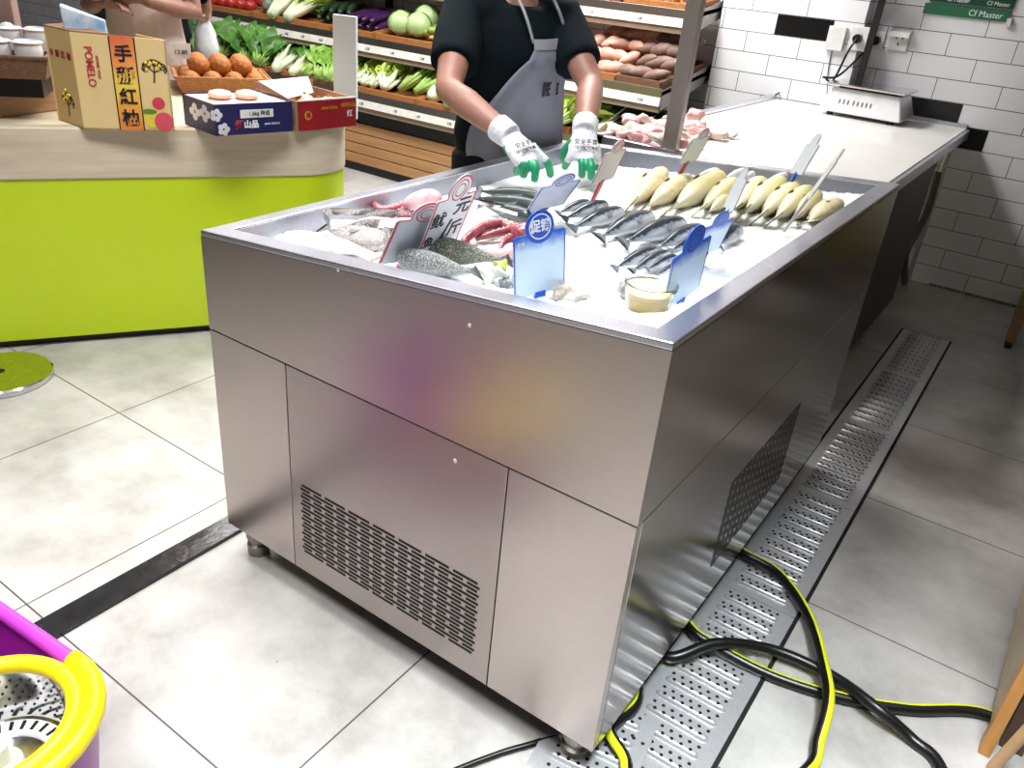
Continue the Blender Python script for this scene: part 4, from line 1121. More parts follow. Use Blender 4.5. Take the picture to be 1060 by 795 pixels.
for cx_, cz_ in ((0.3, 0.06), (0.62, 0.055)):
    m = MB()
    for k in range(4):
        a = 2 * PI * k / 4
        c_ = NA + (ND - NA) * cx_ + V((0, 0, cz_)) + sn * 0.0006 + sdir * 0.02 * math.cos(a) + V((0, 0, 0.016 * math.sin(a)))
        m.ell(c_, (0.016, 0.012, 0.012), Matrix((sdir, sn * 0.05, V((0, 0, 1)))).transposed(), 10, 6)
    m.build('blossom_print', PETAL, t)
PEACH = mat('pale_peach', (246, 222, 200), 0.4, c2=(240, 200, 180), scale=12)
for i, (a, b) in enumerate(((0.3, 0.55), (0.6, 0.45))):
    c_ = NA + (NB - NA) * a + (ND - NA) * b + V((0, 0, 0.0945))
    m = MB(); m.lathe([(0.001, 0.0), (0.03, 0.002), (0.04, 0.012), (0.034, 0.024), (0.012, 0.030), (0.001, 0.029)], c_, 20); o = m.build('peach', PEACH, None, smooth='all')
    prop(o, ['pale peach in the navy box, nearer the pomelo carton', 'pale peach in the navy box, nearer the red box'][i], 'fruit', 'peaches in the navy box')
RA = V((-1.858, 1.015, Zc)); RB = V((-1.830, 1.262, Zc)); rd = (RB - RA).normalized(); rp = V((-rd.y, rd.x, 0)); RD = RA + rp * 0.26
t = thing('fruit_box', 'red printed fruit box with a white flap and round fruit inside', 'box', (RA + RB + RD) / 3)
open_box(t, RA, RB, RD, 0.098, 0.005, (REDP, CARDB), CARDB, 1.25)
def rp_(s, z, d=0.0008): return RA + (RB - RA) * s + V((0, 0, z)) - rp * d
MB().obox(rp_(0.5, 0.1, -0.0025), rd * 0.122, rp * 0.0036, V((0, 0, 0.0022))).build('white_edge', WHITE_PLASTIC, t)
m = MB(); m.prism([RA + V((0, 0, .1)) + rp * 0.06, RA + rd * 0.16 + rp * 0.13 + V((0, 0, .1)), RA + rd * 0.16 + rp * 0.16 + V((0, 0, .150)), RA - rd * 0.02 + rp * 0.20 + V((0, 0, .135))], rp * 0.003); m.build('white_flap', WHITE_PLASTIC, t)
GOLD = mat('gold_ink', (214, 150, 60), 0.4)
m = MB(); m.cyl(rp_(0.16, 0.05, 0.0), 0.015, 0.001, 18, -rp); m.build('gold_seal', GOLD, t)
text('福', 0.02, rp_(0.16, 0.05, 0.0014), rd, (0, 0, 1), REDP, t)
text('鲜果礼盒', 0.016, rp_(0.86, 0.075, 0.001), rd, (0, 0, 1), GOLD, t); text('红', 0.026, rp_(0.88, 0.045, 0.001), rd, (0, 0, 1), INK_W, t)
text('XIAN GUO', 0.014, rp_(0.52, 0.07, 0.001), rd, (0, 0, 1), GOLD, t)
PK = mat('pink_fruit', (240, 150, 130), 0.35, c2=(248, 206, 150), scale=14, contrast=0.5)
for i, (a, b, z_) in enumerate(((0.42, 0.42, 0.075), (0.62, 0.36, 0.06), (0.84, 0.42, 0.06))):
    c_ = RA + (RB - RA) * a + rp * 0.26 * b + V((0, 0, z_ - 0.01))
    g = thing('pink_fruit', ['biggest round pink fruit in the red box, beside the white flap', 'round pink fruit in the red box, between two others', 'round pink fruit in the red box, nearest its right end'][i], 'fruit', c_, 'pink fruit in the red box')
    m = MB(); m.ell(c_, (0.04, 0.04, 0.037), None, 18, 12); m.build('skin', PK, g, smooth='all')
    m = MB(); m.cyl(c_ + V((0, 0, 0.034)), 0.006, 0.008, 8); m.build('stem', CARDI, g)
# white standing price board between counter and rack
o = MB().obox(at_z(358, 113, 0.71) + V((0, 0, 0.165)), V((0.048, 0.018, 0)), V((-0.003, 0.008, 0)), V((0, 0, 0.20))).build('price_board', mat('bluish_white_board', (226, 228, 240), 0.4, c2=(212, 222, 240), scale=5), None, bevel=0.002)
prop(o, 'tall blank white board standing upright behind the red fruit box', 'board')

# ---- baskets, tray and boxes on the far side of the counter
WICK = mat('woven_basket', (190, 132, 78), 0.6, c2=(140, 88, 48), scale=60, stretch=(1, 1, 3), bmp=0.5, contrast=0.5)
def basket(name, label, c, xd, w, d, h, m_, flare=0.85, th_=0.012):
    t = thing(name, label, 'basket', c); xd = V(xd).normalized(); yd = V((-xd.y, xd.x, 0))
    def q(a, b, z): return V(c) + xd * a + yd * b + V((0, 0, z))
    def rg(s, z): return [q(-w * s, -d * s, z), q(w * s, -d * s, z), q(w * s, d * s, z), q(-w * s, d * s, z)]
    k = 1 - th_ / min(w, d)
    m = MB(); m.loft([rg(flare * k, 0.006), rg(flare, 0.0), rg(1.0, h), rg(k, h), rg(flare * k, 0.006)], caps=False); m.add(rg(flare * k, 0.006), [(0, 1, 2, 3)]); m.add(rg(flare, 0.0), [(3, 2, 1, 0)])
    m.build('basket_wall', m_, t)
    m = MB(); R = rg(0.995, h); m.tube(R, 0.006, 8, closed=True); m.build('basket_rim', m_, t, smooth=True)
    return t
ORG = mat('orange_peel', (196, 124, 54), 0.6, c2=(160, 88, 34), scale=40, bmp=0.8)
bk = at_z(226, 72, 0.80)
bc = V((-2.72, 1.36, 0.7285))
basket('fruit_basket', 'woven basket of rough orange fruit behind the navy box', bc, GD, 0.19, 0.15, 0.07, WICK)
k = 0
for r in range(2):
    for a in range(4):
        for b in range(3 if r == 0 else 2):
            if r == 1 and a == 3: continue
            c_ = bc + GD * (-0.125 + 0.085 * a + 0.04 * r) + GN * (-0.08 + 0.085 * b + 0.04 * r) + V((0, 0, 0.05 + 0.055 * r))
            rows_ = ['front', 'middle', 'back']
            m = MB(); m.ell(c_, (0.045, 0.043, 0.040), Euler((0.3 * a, 0.4 * b, 0.2 * r)).to_matrix(), 14, 10); o = m.build('orange_fruit', ORG, None, smooth='all')
            prop(o, ('rough orange fruit in the basket, %s layer, %s row, %s from the left' % (['lower', 'upper'][r], rows_[b], ORD[a])), 'fruit', 'orange fruit in the basket')
bc2 = V((-2.86, 0.98, 0.7285))
basket('fruit_basket', 'woven basket with white bagged fruit behind the pomelo carton', bc2, GD, 0.15, 0.14, 0.08, WICK)
for i in range(3):
    c_ = bc2 + GD * (-0.06 + 0.07 * i) + V((0, 0, 0.06 + 0.02 * (i % 2)))
    m = MB(); m.ell(c_, (0.05, 0.075, 0.045), Euler((0.2 * i, 0, 0.4)).to_matrix(), 14, 8); o = m.build('wrapped_fruit', mat('white_wrap', (232, 230, 232), 0.25, c2=(214, 208, 206), scale=30, bmp=0.4), None, smooth='all'); prop(o, 'white plastic-wrapped fruit pack in the basket behind the carton, %s from the left' % ORD[i], 'fruit pack', 'wrapped fruit packs')
tg = thing('price_tag', 'small white price card standing over the orange fruit', 'price tag', bc + GD * -0.15 + V((0, 0, 0.12)))
MB().obox(bc + GD * -0.15 + V((0, 0, 0.155)) - GN * 0.02, GD * 0.04, GN * 0.001, V((0, 0, 0.03))).build('card', WHITE_PLASTIC, tg)
MB().obox(bc + GD * -0.15 + V((0, 0, 0.085)) - GN * 0.02, GD * 0.003, GN * 0.002, V((0, 0, 0.045))).build('stick', WHITE_PLASTIC, tg)
text('12.80', 0.024, bc + GD * -0.15 + V((0, 0, 0.15)) - GN * 0.022, GD, (0, 0, 1), INK_K, tg)
# brown tray of white foam packs
FOAM = mat('white_foam', (240, 240, 244), 0.6)
tcn = V((-2.745, 0.318, 0.8685)); td = V((0.62, 0.785, 0)).normalized(); tn = V((-td.y, td.x, 0))
_sd = MB().obox(tcn + V((0, 0, -0.0325)) + tn * 0.02, td * 0.30, tn * 0.15, V((0, 0, 0.0320))).build('tray_gap_block', BLACK, None); prop(_sd, 'added black block for the dark gap under the brown wicker tray on the wooden riser', 'stand')  # black block added to stand for the dark gap below the tray
TRAYM = mat('brown_wicker_tray', (126, 92, 66), 0.6, c2=(96, 66, 44), scale=70, stretch=(1, 1, 4), bmp=0.4)
basket('display_tray', 'brown wicker tray of white foam packs on the wooden riser at left', tcn, td, 0.34, 0.19, 0.065, TRAYM, 0.95)
for i in range(7):
    for r in range(2):
        c_ = tcn + td * (-0.27 + 0.09 * i) + tn * (-0.09 + 0.18 * r) + V((0, 0, 0.07 + 0.02 * r))
        m = MB()
        m.lathe([(0.001, -0.04), (0.032, -0.036), (0.043, 0.0), (0.040, 0.022), (0.046, 0.030), (0.034, 0.036), (0.030, 0.016), (0.001, 0.012)], c_, 14)
        if i % 2: m.lathe([(0.001, 0.013), (0.022, 0.016), (0.026, 0.03), (0.014, 0.044), (0.001, 0.047)], c_, 12)
        o = m.build('foam_net', FOAM, None, smooth=True)
        prop(o, 'white foam fruit net in the brown tray, %s row, %s from the left' % (['front', 'back'][r], ORD[i]), 'foam net', 'white foam nets in the brown tray')
# mauve carton and lime bag behind the tray
MAU = mat('mauve_carton', (166, 138, 128), 0.7, c2=(150, 122, 112), scale=6)
c0 = gp(0.02, 0.62, 0.8035)
m = MB(); m.obox(c0 + V((0, 0, 0.14)) - GD * 0.09, GD * 0.24, GN * 0.10, V((0, 0, 0.14))); m_o = m.build('mauve_carton', MAU, None, bevel=0.004); prop(m_o, 'plain mauve-brown carton behind the tray of foam packs', 'box')
lump('lime_bag', 'lime green plastic bag in front of the mauve carton at the far left', 'bag', gp(-0.15, 0.46, 0.875), (0.06, 0.05, 0.075), mat('lime_plastic', (186, 204, 40), 0.3, c2=(216, 226, 110), scale=20), 12)

# ---------------------------------------------------------------- vegetable rack along the wall
RX0, RX1 = -6.2, -1.455
TIER = {'A': (2.90, 0.50, 3.60, 0.57), 'B': (3.04, 0.805, 3.66, 0.885), 'C': (3.29, 1.165, 3.66, 1.205)}
SHELF = steel_mat('shelf_steel', (160, 152, 146), 0.3, (3, 20, 20), 0.1)
RAIL = mat('white_price_rail', (232, 230, 226), 0.35, c2=(216, 212, 206), scale=20)
LOWSTRIP = mat('bronze_strip', (150, 130, 112), 0.4)
SLAT = wood_mat('oak_slat', (196, 150, 104), (170, 122, 80), (0.6, 6, 6), 5)
rack = thing('vegetable_rack', 'long tiered steel vegetable rack with white price rails along the back wall', 'rack', (-3.8, 3.3, 0))
DIGIT = mat('grey_digits', (110, 108, 106), 0.6)
def tier(key, x0, x1):
    y0, z0, y1, z1 = TIER[key]
    m = MB()
    m.hexa([(x0, y0, z0 - 0.025), (x1, y0, z0 - 0.025), (x1, y1, z1 - 0.025), (x0, y1, z1 - 0.025), (x0, y0, z0), (x1, y0, z0), (x1, y1, z1), (x0, y1, z1)])
    m.box(x0, x1, y0 - 0.004, y0 + 0.012, z0 - 0.03, z0 + 0.012)
    m.hexa([(x1 - 0.012, y0, z0 - 0.10), (x1, y0, z0 - 0.10), (x1, y1, z1 - 0.06), (x1 - 0.012, y1, z1 - 0.06), (x1 - 0.012, y0, z0), (x1, y0, z0), (x1, y1, z1 + 0.03), (x1 - 0.012, y1, z1 + 0.03)])
    m.build('shelf', SHELF, rack, bevel=0.002)
    r = MB().hexa([(x0, y0 - 0.012, z0 - 0.072), (x1, y0 - 0.012, z0 - 0.072), (x1, y0 + 0.004, z0 - 0.072), (x0, y0 + 0.004, z0 - 0.072), (x0, y0 - 0.004, z0 - 0.030), (x1, y0 - 0.004, z0 - 0.030), (x1, y0 + 0.008, z0 - 0.030), (x0, y0 + 0.008, z0 - 0.030)]).build('price_rail', RAIL, rack)
    rnd = random.Random(ord(key))
    x = max(x0, -4.9) + 0.05
    while x < x1 - 0.1:
        text(rnd.choice(['3.98', '2.50', '5.80', '1.99', '4.60']), 0.020, (x, y0 - 0.0105, z0 - 0.052), (1, 0, 0), (0, 0.28, 1), DIGIT, r, name='printed_price'); x += rnd.uniform(0.14, 0.3)
    MB().box(x0, x1, y0 - 0.002, y0 + 0.012, z0 - 0.104, z0 - 0.073).build('lower_strip', LOWSTRIP, rack)
tier('A', RX0, -2.50); tier('B', RX0, RX1); tier('C', RX0, RX1)
TIER['a'] = (3.02, 0.50, 3.62, 0.58)
tier('a', -2.46, RX1)
for x in (RX1 - 0.005, -3.9, RX0):
    MB().box(x, x + 0.035, 3.645, 3.69, 0.0, 2.3).build('upright', BLACK, rack, bevel=0.002)
MB().box(RX0, -2.5, 2.96, 3.60, 0.0, 0.40).build('base_cabinet', BLACK, rack)
MB().box(-2.49, RX1, 3.06, 3.60, 0.0, 0.40).build('base_cabinet', BLACK, rack)
for i in range(4):
    z = 0.055 + 0.065 * i
    MB().box(RX0, -2.60, 2.948, 2.962, z, z + 0.059).build('slat', SLAT, rack, bevel=0.002)

def tp(key, x, t_, h=0.0):
    y0, z0, y1, z1 = TIER[key]
    return V((x, y0 + (y1 - y0) * t_, z0 + (z1 - z0) * t_ + h))
CRATE = mat('orange_crate', (176, 116, 62), 0.6, c2=(142, 88, 44), scale=50, stretch=(1, 1, 4), bmp=0.3)
CRATEB = mat('brown_crate', (120, 80, 56), 0.6, c2=(96, 62, 42), scale=50, stretch=(1, 1, 4), bmp=0.3)
def crate(key, x0, x1, label, t0=0.02, t1=0.9, h=0.034, m_=CRATE):
    t = thing('produce_crate', label, 'crate', tp(key, (x0 + x1) / 2, t0, 0.001))
    def wall(a, b, nm):
        d = (b - a).normalized(); n = V((-d.y, d.x, 0)) * 0.006
        m = MB(); m.hexa([a - n, b - n, b + n, a + n, a - n + V((0, 0, h)), b - n + V((0, 0, h)), b + n + V((0, 0, h)), a + n + V((0, 0, h))])
        m.build(nm, m_, t)
        return a, b
    e = 0.002
    P = [tp(key, x0, t0, e), tp(key, x1, t0, e), tp(key, x1, t1, e), tp(key, x0, t1, e)]
    wall(P[0], P[1], 'front_side'); wall(P[1], P[2], 'end_side'); wall(P[2], P[3], 'back_side'); wall(P[3], P[0], 'end_side')
    m = MB(); m.prism([p_ for p_ in P], (0, 0, 0.006)); m.build('crate_floor', m_, t)
    m = MB(); m.tube([p_ + V((0, 0, h)) for p_ in P], 0.008, 8, closed=True); m.build('crate_rim', m_, t, smooth=True)
    return t
def slope(key):
    y0, z0, y1, z1 = TIER[key]; return math.atan2(z1 - z0, y1 - y0)

# leafy bunches
def leaf_mat(name, a, b_): return mat(name, a, 0.4, c2=b_, scale=26, contrast=0.5)
LF_DARK = leaf_mat('dark_leaf', (52, 96, 44), (24, 54, 26))
LF_MID = leaf_mat('mid_leaf', (96, 150, 54), (48, 96, 36))
LF_LITE = leaf_mat('light_leaf', (160, 200, 84), (108, 160, 60))
LF_YEL = leaf_mat('yellow_leaf', (206, 220, 110), (160, 190, 70))
STEMW = mat('white_stem', (232, 236, 214), 0.35, c2=(206, 220, 176), scale=20)
STEMG = mat('green_stem', (170, 200, 112), 0.4, c2=(140, 178, 84), scale=20)
PL = {}
def bunch(name, label, group, leaf_m, stem_m, L=0.26, nleaf=20, spread=0.55, width=0.045, stem_len=0.4, stem_r=0.012, curl=0.05, bulb=0.0, seed=0):
    """a bunch lying along +X: stems at the origin end, leaves fanning out"""
    rnd = random.Random(seed); t = thing(name, label, 'vegetable', (0, 0, 0), group); PL[t.name] = L; nleaf = int(nleaf * 1.7); width *= 0.9
    lf = MB(); st = MB()
    for k in range(nleaf):
        a = rnd.uniform(-spread, spread); e = rnd.uniform(-0.05, 0.9) * spread * 1.2; l = L * rnd.uniform(0.75, 1.1)
        d = V((math.cos(a) * math.cos(e), math.sin(a) * math.cos(e), math.sin(e)))
        side = V((-math.sin(a), math.cos(a), 0)); sway = rnd.uniform(-1, 1) * curl; up_ = d.cross(side)
        o0 = V((0, a * 0.03, 0.02 + e * 0.02)); s0 = stem_len
        st.tube([o0, o0 + d * l * s0 * 0.6, o0 + d * l * s0 * 1.2], [stem_r * rnd.uniform(.7, 1.1), stem_r * 0.8, stem_r * 0.35], 6)
        rows = []; tw = rnd.uniform(-0.9, 0.9)
        for i in range(7):
            s = i / 6
            c = o0 + d * l * (s0 + (1 - s0) * s) + side * sway * s * s * l * 3 - up_ * (curl * l * 1.6 * s * s) * rnd.uniform(0.6, 1.4)
            w = width * math.sin(PI * (0.08 + 0.88 * s)) * (1 + 0.25 * rnd.uniform(-1, 1))
            wd = side * math.cos(tw) + up_ * math.sin(tw)
            rr_ = [c + wd * w * q + up_ * (0.3 * w * abs(q) + rnd.uniform(-1, 1) * w * 0.22) for q in (-1, -0.5, 0, 0.5, 1)]
            rows.append([V((q.x, q.y, max(q.z, -0.02))) for q in rr_])
        lf.sheet(rows)
    if bulb: st.ell((0.02, 0, 0.03), (bulb * 1.5, bulb, bulb), None, 12, 8)
    lf.build('leaves', leaf_m, t, smooth='all'); st.build('stems', stem_m, t, smooth='all')
    return t
def put(o, p, yaw, tilt=0.0, sc=1.0, roll=0.0):
    o.location = p; o.rotation_euler = (Matrix.Rotation(yaw, 3, 'Z') @ Matrix.Rotation(tilt, 3, 'Y') @ Matrix.Rotation(roll, 3, 'X')).to_euler(); o.scale = (sc,) * 3
    return o
def patch(key, x0, x1, nx, ny, proto, label, hz=0.022, yaw=PI / 2, t0=0.0, t1=0.6, sc=1.22, jit=0.5, pile=0.0, seed=1, lay=None):
    rnd = random.Random(seed); i = 0
    for b in range(ny):
        for a in range(nx):
            x = x0 + (x1 - x0) * (a + 0.5) / nx + rnd.uniform(-.02, .02); tt = t0 + (t1 - t0) * (b / max(1, ny - 1) if ny > 1 else 0.3)
            o = proto if i == 0 else clone(proto)
            r_ = ['front', 'second', 'third', 'rear'][b] if ny > 1 else 'only'
            o['label'] = label % (r_ + ' row, ' + ORD[a] + ' from the left')
            s_ = sc * rnd.uniform(0.9, 1.1); y0_, _z0, y1_, _z1 = TIER[key]
            tt = min(tt, (3.66 - PL[proto.name] * s_ * 1.02 - y0_) / (y1_ - y0_))
            put(o, tp(key, x, tt, hz + (pile + 0.03) * 1.5 * b / ny), yaw + rnd.uniform(-jit, jit), -slope(key) - rnd.uniform(0.0, 0.25), s_, rnd.uniform(-0.25, 0.25)); i += 1
# lower tier
crate('A', -5.75, -4.93, 'shallow crate of dark leafy greens at the far left of the lower tier')
patch('A', -5.75, -4.93, 6, 3, bunch('leafy_greens', '', 'dark leafy greens on the lower tier', LF_DARK, STEMG, 0.24, 22, 0.75, 0.035, 0.3, 0.007, curl=0.12, seed=1), 'dark green leafy bunch at the lower tier far left, %s', pile=0.05, seed=3)
crate('A', -4.90, -4.28, 'shallow crate of curly lettuce on the lower tier behind the orange fruit')
patch('A', -4.90, -4.28, 5, 3, bunch('curly_lettuce', '', 'curly lettuces on the lower tier', LF_MID, STEMG, 0.20, 28, 0.85, 0.040, 0.25, 0.007, curl=0.16, seed=2), 'curly green lettuce on the lower tier, %s', pile=0.06, seed=4)
crate('A', -4.25, -3.62, 'shallow crate of white-stemmed cabbage behind the red fruit box')
patch('A', -4.25, -3.95, 2, 3, bunch('bok_choy', '', 'white-stemmed cabbages on the lower tier', LF_MID, STEMW, 0.26, 14, 0.42, 0.045, 0.5, 0.020, bulb=0.034, seed=5), 'white-stemmed cabbage behind the red fruit box, %s', pile=0.04, seed=5, sc=1.1)
patch('A', -3.95, -3.62, 3, 3, bunch('bok_choy', '', 'small green cabbages on the lower tier', LF_LITE, STEMG, 0.20, 18, 0.6, 0.035, 0.4, 0.012, curl=0.1, bulb=0.018, seed=6), 'small pale green bok choy left of the white board, %s', pile=0.04, seed=6)
crate('A', -3.58, -2.98, 'shallow crate of parsley and pale cabbage right of the white board')
patch('A', -3.58, -3.2, 4, 2, bunch('bok_choy', '', 'pale cabbages in front of the parsley', LF_YEL, STEMW, 0.17, 16, 0.5, 0.035, 0.5, 0.015, bulb=0.024, seed=7), 'pale yellow-green cabbage in front of the parsley, %s', t0=0.10, t1=0.32, seed=7)
patch('A', -3.55, -3.15, 4, 2, bunch('parsley_bunch', '', 'dark parsley bunches on the lower tier', LF_DARK, STEMG, 0.22, 34, 0.8, 0.026, 0.4, 0.006, curl=0.12, seed=8), 'dark curly parsley bunch right of the white board, %s', t0=0.36, t1=0.7, hz=0.07, seed=8, sc=1.15)
patch('A', -3.2, -2.96, 2, 2, bunch('celery', '', 'celery on the lower tier', LF_LITE, STEMG, 0.32, 16, 0.35, 0.03, 0.6, 0.012, seed=9), 'light green celery bunch between parsley and white cabbage, %s', t0=0.12, t1=0.6, seed=9, hz=0.03)
crate('A', -2.95, -2.52, 'shallow crate of white cabbage and greens at the right end of the lower tier')
patch('A', -2.97, -2.72, 2, 2, bunch('bok_choy', '', 'white cabbages at the right end', LF_LITE, STEMW, 0.24, 14, 0.4, 0.04, 0.55, 0.022, bulb=0.038, seed=10), 'fat white-stemmed cabbage ending the lower tier, %s', t0=0.14, t1=0.45, seed=10)
patch('A', -2.75, -2.50, 3, 3, bunch('leafy_greens', '', 'light greens beside the worker', LF_YEL, STEMG, 0.28, 18, 0.4, 0.03, 0.5, 0.010, seed=11), 'light green leafy bunch beside the bent arm, %s', pile=0.04, seed=11)
crate('a', -2.42, -1.96, 'shallow crate of yellow-green lettuce under the potatoes, left half')
patch('a', -2.42, -1.96, 3, 2, bunch('curly_lettuce', '', 'yellow-green lettuces under the potatoes', LF_YEL, STEMG, 0.22, 20, 0.8, 0.05, 0.3, curl=0.14, seed=12), 'yellow-green curly lettuce under the sweet potatoes, %s', seed=12, pile=0.04)
crate('a', -1.94, -1.50, 'shallow crate of spring onions under the potatoes beside the worktop')
patch('a', -1.94, -1.50, 4, 2, bunch('leafy_greens', '', 'dark greens under the potatoes', LF_DARK, STEMW, 0.32, 14, 0.3, 0.018, 0.5, 0.008, seed=13), 'white-stemmed green bunch left of the worktop, %s', seed=13, pile=0.02)
# middle tier, left
crate('B', -5.35, -4.60, 'crate of red fruit at the top left of the middle tier')
APPLE = mat('red_apple', (170, 30, 40), 0.3, c2=(200, 80, 60), scale=12)
for b in range(2):
    for a in range(7):
        c_ = tp('B', -5.28 + 0.10 * a, 0.14 + 0.16 * b, 0.055 + 0.02 * b)
        g = thing('red_apple', 'red apple in the top left crate, %s row, %s from the left' % (['front', 'back'][b], ORD[a]), 'fruit', c_, 'red apples in the top left crate')
        m = MB(); m.lathe([(0.004, -0.036), (0.028, -0.034), (0.044, -0.005), (0.040, 0.022), (0.02, 0.036), (0.004, 0.030)], c_, 16); m.build('skin', APPLE, g, smooth='all')
        m = MB(); m.cyl(c_ + V((0, 0, 0.028)), 0.003, 0.02, 6); m.build('stem', CARDI, g)
crate('B', -4.56, -3.83, 'crate of pale melon, lettuce and dark cucumbers on the middle tier')
GRY = mat('grey_green_gourd', (126, 142, 120), 0.4, c2=(96, 112, 92), scale=14)
for i in range(3):
    m = MB(); m.ell(tp('B', -4.50 + 0.05 * i, 0.2 + 0.18 * i, 0.075), (0.055, 0.075, 0.06), None, 16, 10); o = m.build('gourd', GRY, None, smooth='all'); prop(o, 'grey-green gourd left of the pale lettuce, %s from the front' % ORD[i], 'vegetable', 'grey-green gourds')
patch('B', -4.40, -4.12, 2, 2, bunch('pale_lettuce', '', 'pale lettuces on the middle tier', LF_YEL, STEMW, 0.30, 12, 0.3, 0.05, 0.5, 0.02, seed=14), 'pale green lettuce beside the cucumbers, %s', seed=14)
CUC = mat('cucumber_skin', (44, 72, 48), 0.35, c2=(26, 46, 32), scale=30, bmp=0.2)
def long_veg(name, label, group, p, yaw, L, r, m_, cap_m, tilt=0.0, bend=0.03):
    t = thing(name, label, 'vegetable', p, group)
    d = V((math.cos(yaw) * math.cos(tilt), math.sin(yaw) * math.cos(tilt), math.sin(tilt))); s = V((-math.sin(yaw), math.cos(yaw), 0))
    P = []; R = []
    for i in range(11):
        k = i / 10; P.append(V(p) + d * L * (k - 0.5) + s * bend * math.sin(PI * k)); R.append(r * max(0.25, math.sin(PI * (0.08 + 0.84 * k)) ** 0.45))
    m = MB(); m.tube(P, R, 12); m.build('flesh', m_, t, smooth='all')
    m = MB(); m.tube([P[-1] - d * 0.01, P[-1] + d * 0.008, P[-1] + d * 0.03], [R[-1] * 1.15, R[-1] * 0.8, R[-1] * 0.3], 8); m.build('stalk', cap_m, t, smooth='all')
    return t
k = 0
for lay_ in range(2):
    for a in range(5 - lay_):
        long_veg('cucumber', 'dark green cucumber, %s layer, %s from the left' % (['lower', 'upper'][lay_], ORD[a]), 'cucumbers on the middle tier', tp('B', -4.09 + 0.058 * a + 0.03 * lay_, 0.45 + 0.02 * a, 0.05 + 0.045 * lay_), PI / 2 + 0.35 + 0.05 * a, 0.36, 0.026, CUC, STEMG, slope('B'))
crate('B', -3.80, -3.46, 'crate of purple eggplants on the middle tier')
EGG = mat('eggplant_skin', (72, 36, 84), 0.22, c2=(46, 22, 58), scale=8)
for lay_ in range(2):
    for a in range(5 - lay_):
        long_veg('eggplant', 'long purple eggplant, %s layer, %s from the left' % (['lower', 'upper'][lay_], ORD[a]), 'eggplants on the middle tier', tp('B', -3.76 + 0.06 * a + 0.03 * lay_, 0.44, 0.045 + 0.04 * lay_), PI / 2 - 0.1 + 0.06 * a, 0.38, 0.024, EGG, LF_DARK, slope('B'))
crate('B', -3.42, -2.72, 'crate of cabbage, beans and white radish behind the bent arm')
CAB = mat('cabbage_leaf', (186, 210, 150), 0.4, c2=(140, 176, 110), scale=10, contrast=0.5)
for i, (x, t_, h_) in enumerate(((-3.33, 0.22, 0.09), (-3.21, 0.26, 0.09), (-3.27, 0.5, 0.11))):
    c_ = tp('B', x, t_, h_)
    g = thing('cabbage', 'round pale green cabbage, %s' % ['at the front left of its crate', 'at the front beside the beans', 'behind the two front cabbages'][i], 'vegetable', c_, 'cabbages on the middle tier')
    m = MB(); m.ell(c_, (0.075, 0.075, 0.068), None, 18, 12); m.build('heart', CAB, g, smooth='all')
    lf = MB()
    for q in range(6):
        a = 2 * PI * q / 6; rows = []
        for ii in range(6):
            th_ = 0.25 + 1.9 * ii / 5; rr = 0.080 + 0.006 * q % 0.012
            rows.append([c_ + V((rr * math.sin(th_) * math.cos(a + w_), rr * math.sin(th_) * math.sin(a + w_), rr * 0.92 * math.cos(th_))) for w_ in (-0.62, -0.31, 0, 0.31, 0.62)])
        lf.sheet(rows)
    lf.build('outer_leaves', CAB, g, smooth='all')
BEAN = mat('green_bean', (120, 160, 66), 0.4, c2=(90, 130, 50), scale=20)
rnd = random.Random(21)
for i in range(16):
    x = -3.12 + 0.3 * (i % 8) / 8; t_ = 0.55 + 0.2 * (i // 8)
    c_ = tp('B', x, t_, 0.07 + 0.03 * (i // 8) + rnd.uniform(0, .03)); yaw = rnd.uniform(-0.5, 0.9)
    P = [c_ + V((math.cos(yaw) * s_ * 0.17, math.sin(yaw) * s_ * 0.17, 0.03 * math.sin(3 * s_ + i))) for s_ in (-1, -0.5, 0, 0.5, 1)]
    o = MB().tube(spline(P, 4), 0.0085, 8).build('long_bean', BEAN, None, smooth='all'); prop(o, 'long green bean in the heap beside the cabbages, %s row, %s from the left' % (['front', 'back'][i // 8], ORD[i % 8]), 'vegetable', 'long beans on the middle tier')
MELON = mat('bitter_melon', (150, 176, 80), 0.4, c2=(120, 150, 60), scale=60, bmp=0.5)
for a in range(4):
    long_veg('bitter_melon', 'ridged light green melon in front of the beans, %s from the left' % ORD[a], 'bitter melons', tp('B', -3.06 + 0.05 * a, 0.25, 0.06 + 0.015 * (a % 2)), 0.25 - 0.1 * a, 0.22, 0.028, MELON, STEMG)
YEL = mat('yellow_squash', (220, 186, 84), 0.4, c2=(190, 140, 60), scale=20)
for a in range(4):
    long_veg('yellow_squash', 'thin yellow vegetable at the crate front beside the white radish, %s from the left' % ORD[a], 'yellow vegetables', tp('B', -2.95 + 0.05 * a, 0.13, 0.055 + 0.01 * (a % 2)), 0.5 + 0.3 * a, 0.16, 0.016, YEL, STEMG)
RADW = mat('white_radish', (236, 234, 226), 0.35)
for a in range(3):
    long_veg('white_radish', 'thick white radish behind the worker shoulder, %s from the left' % ORD[a], 'white radishes', tp('B', -2.80 + 0.05 * a, 0.3 + 0.03 * a, 0.08), PI / 2 - 0.5, 0.3, 0.038, RADW, LF_MID)
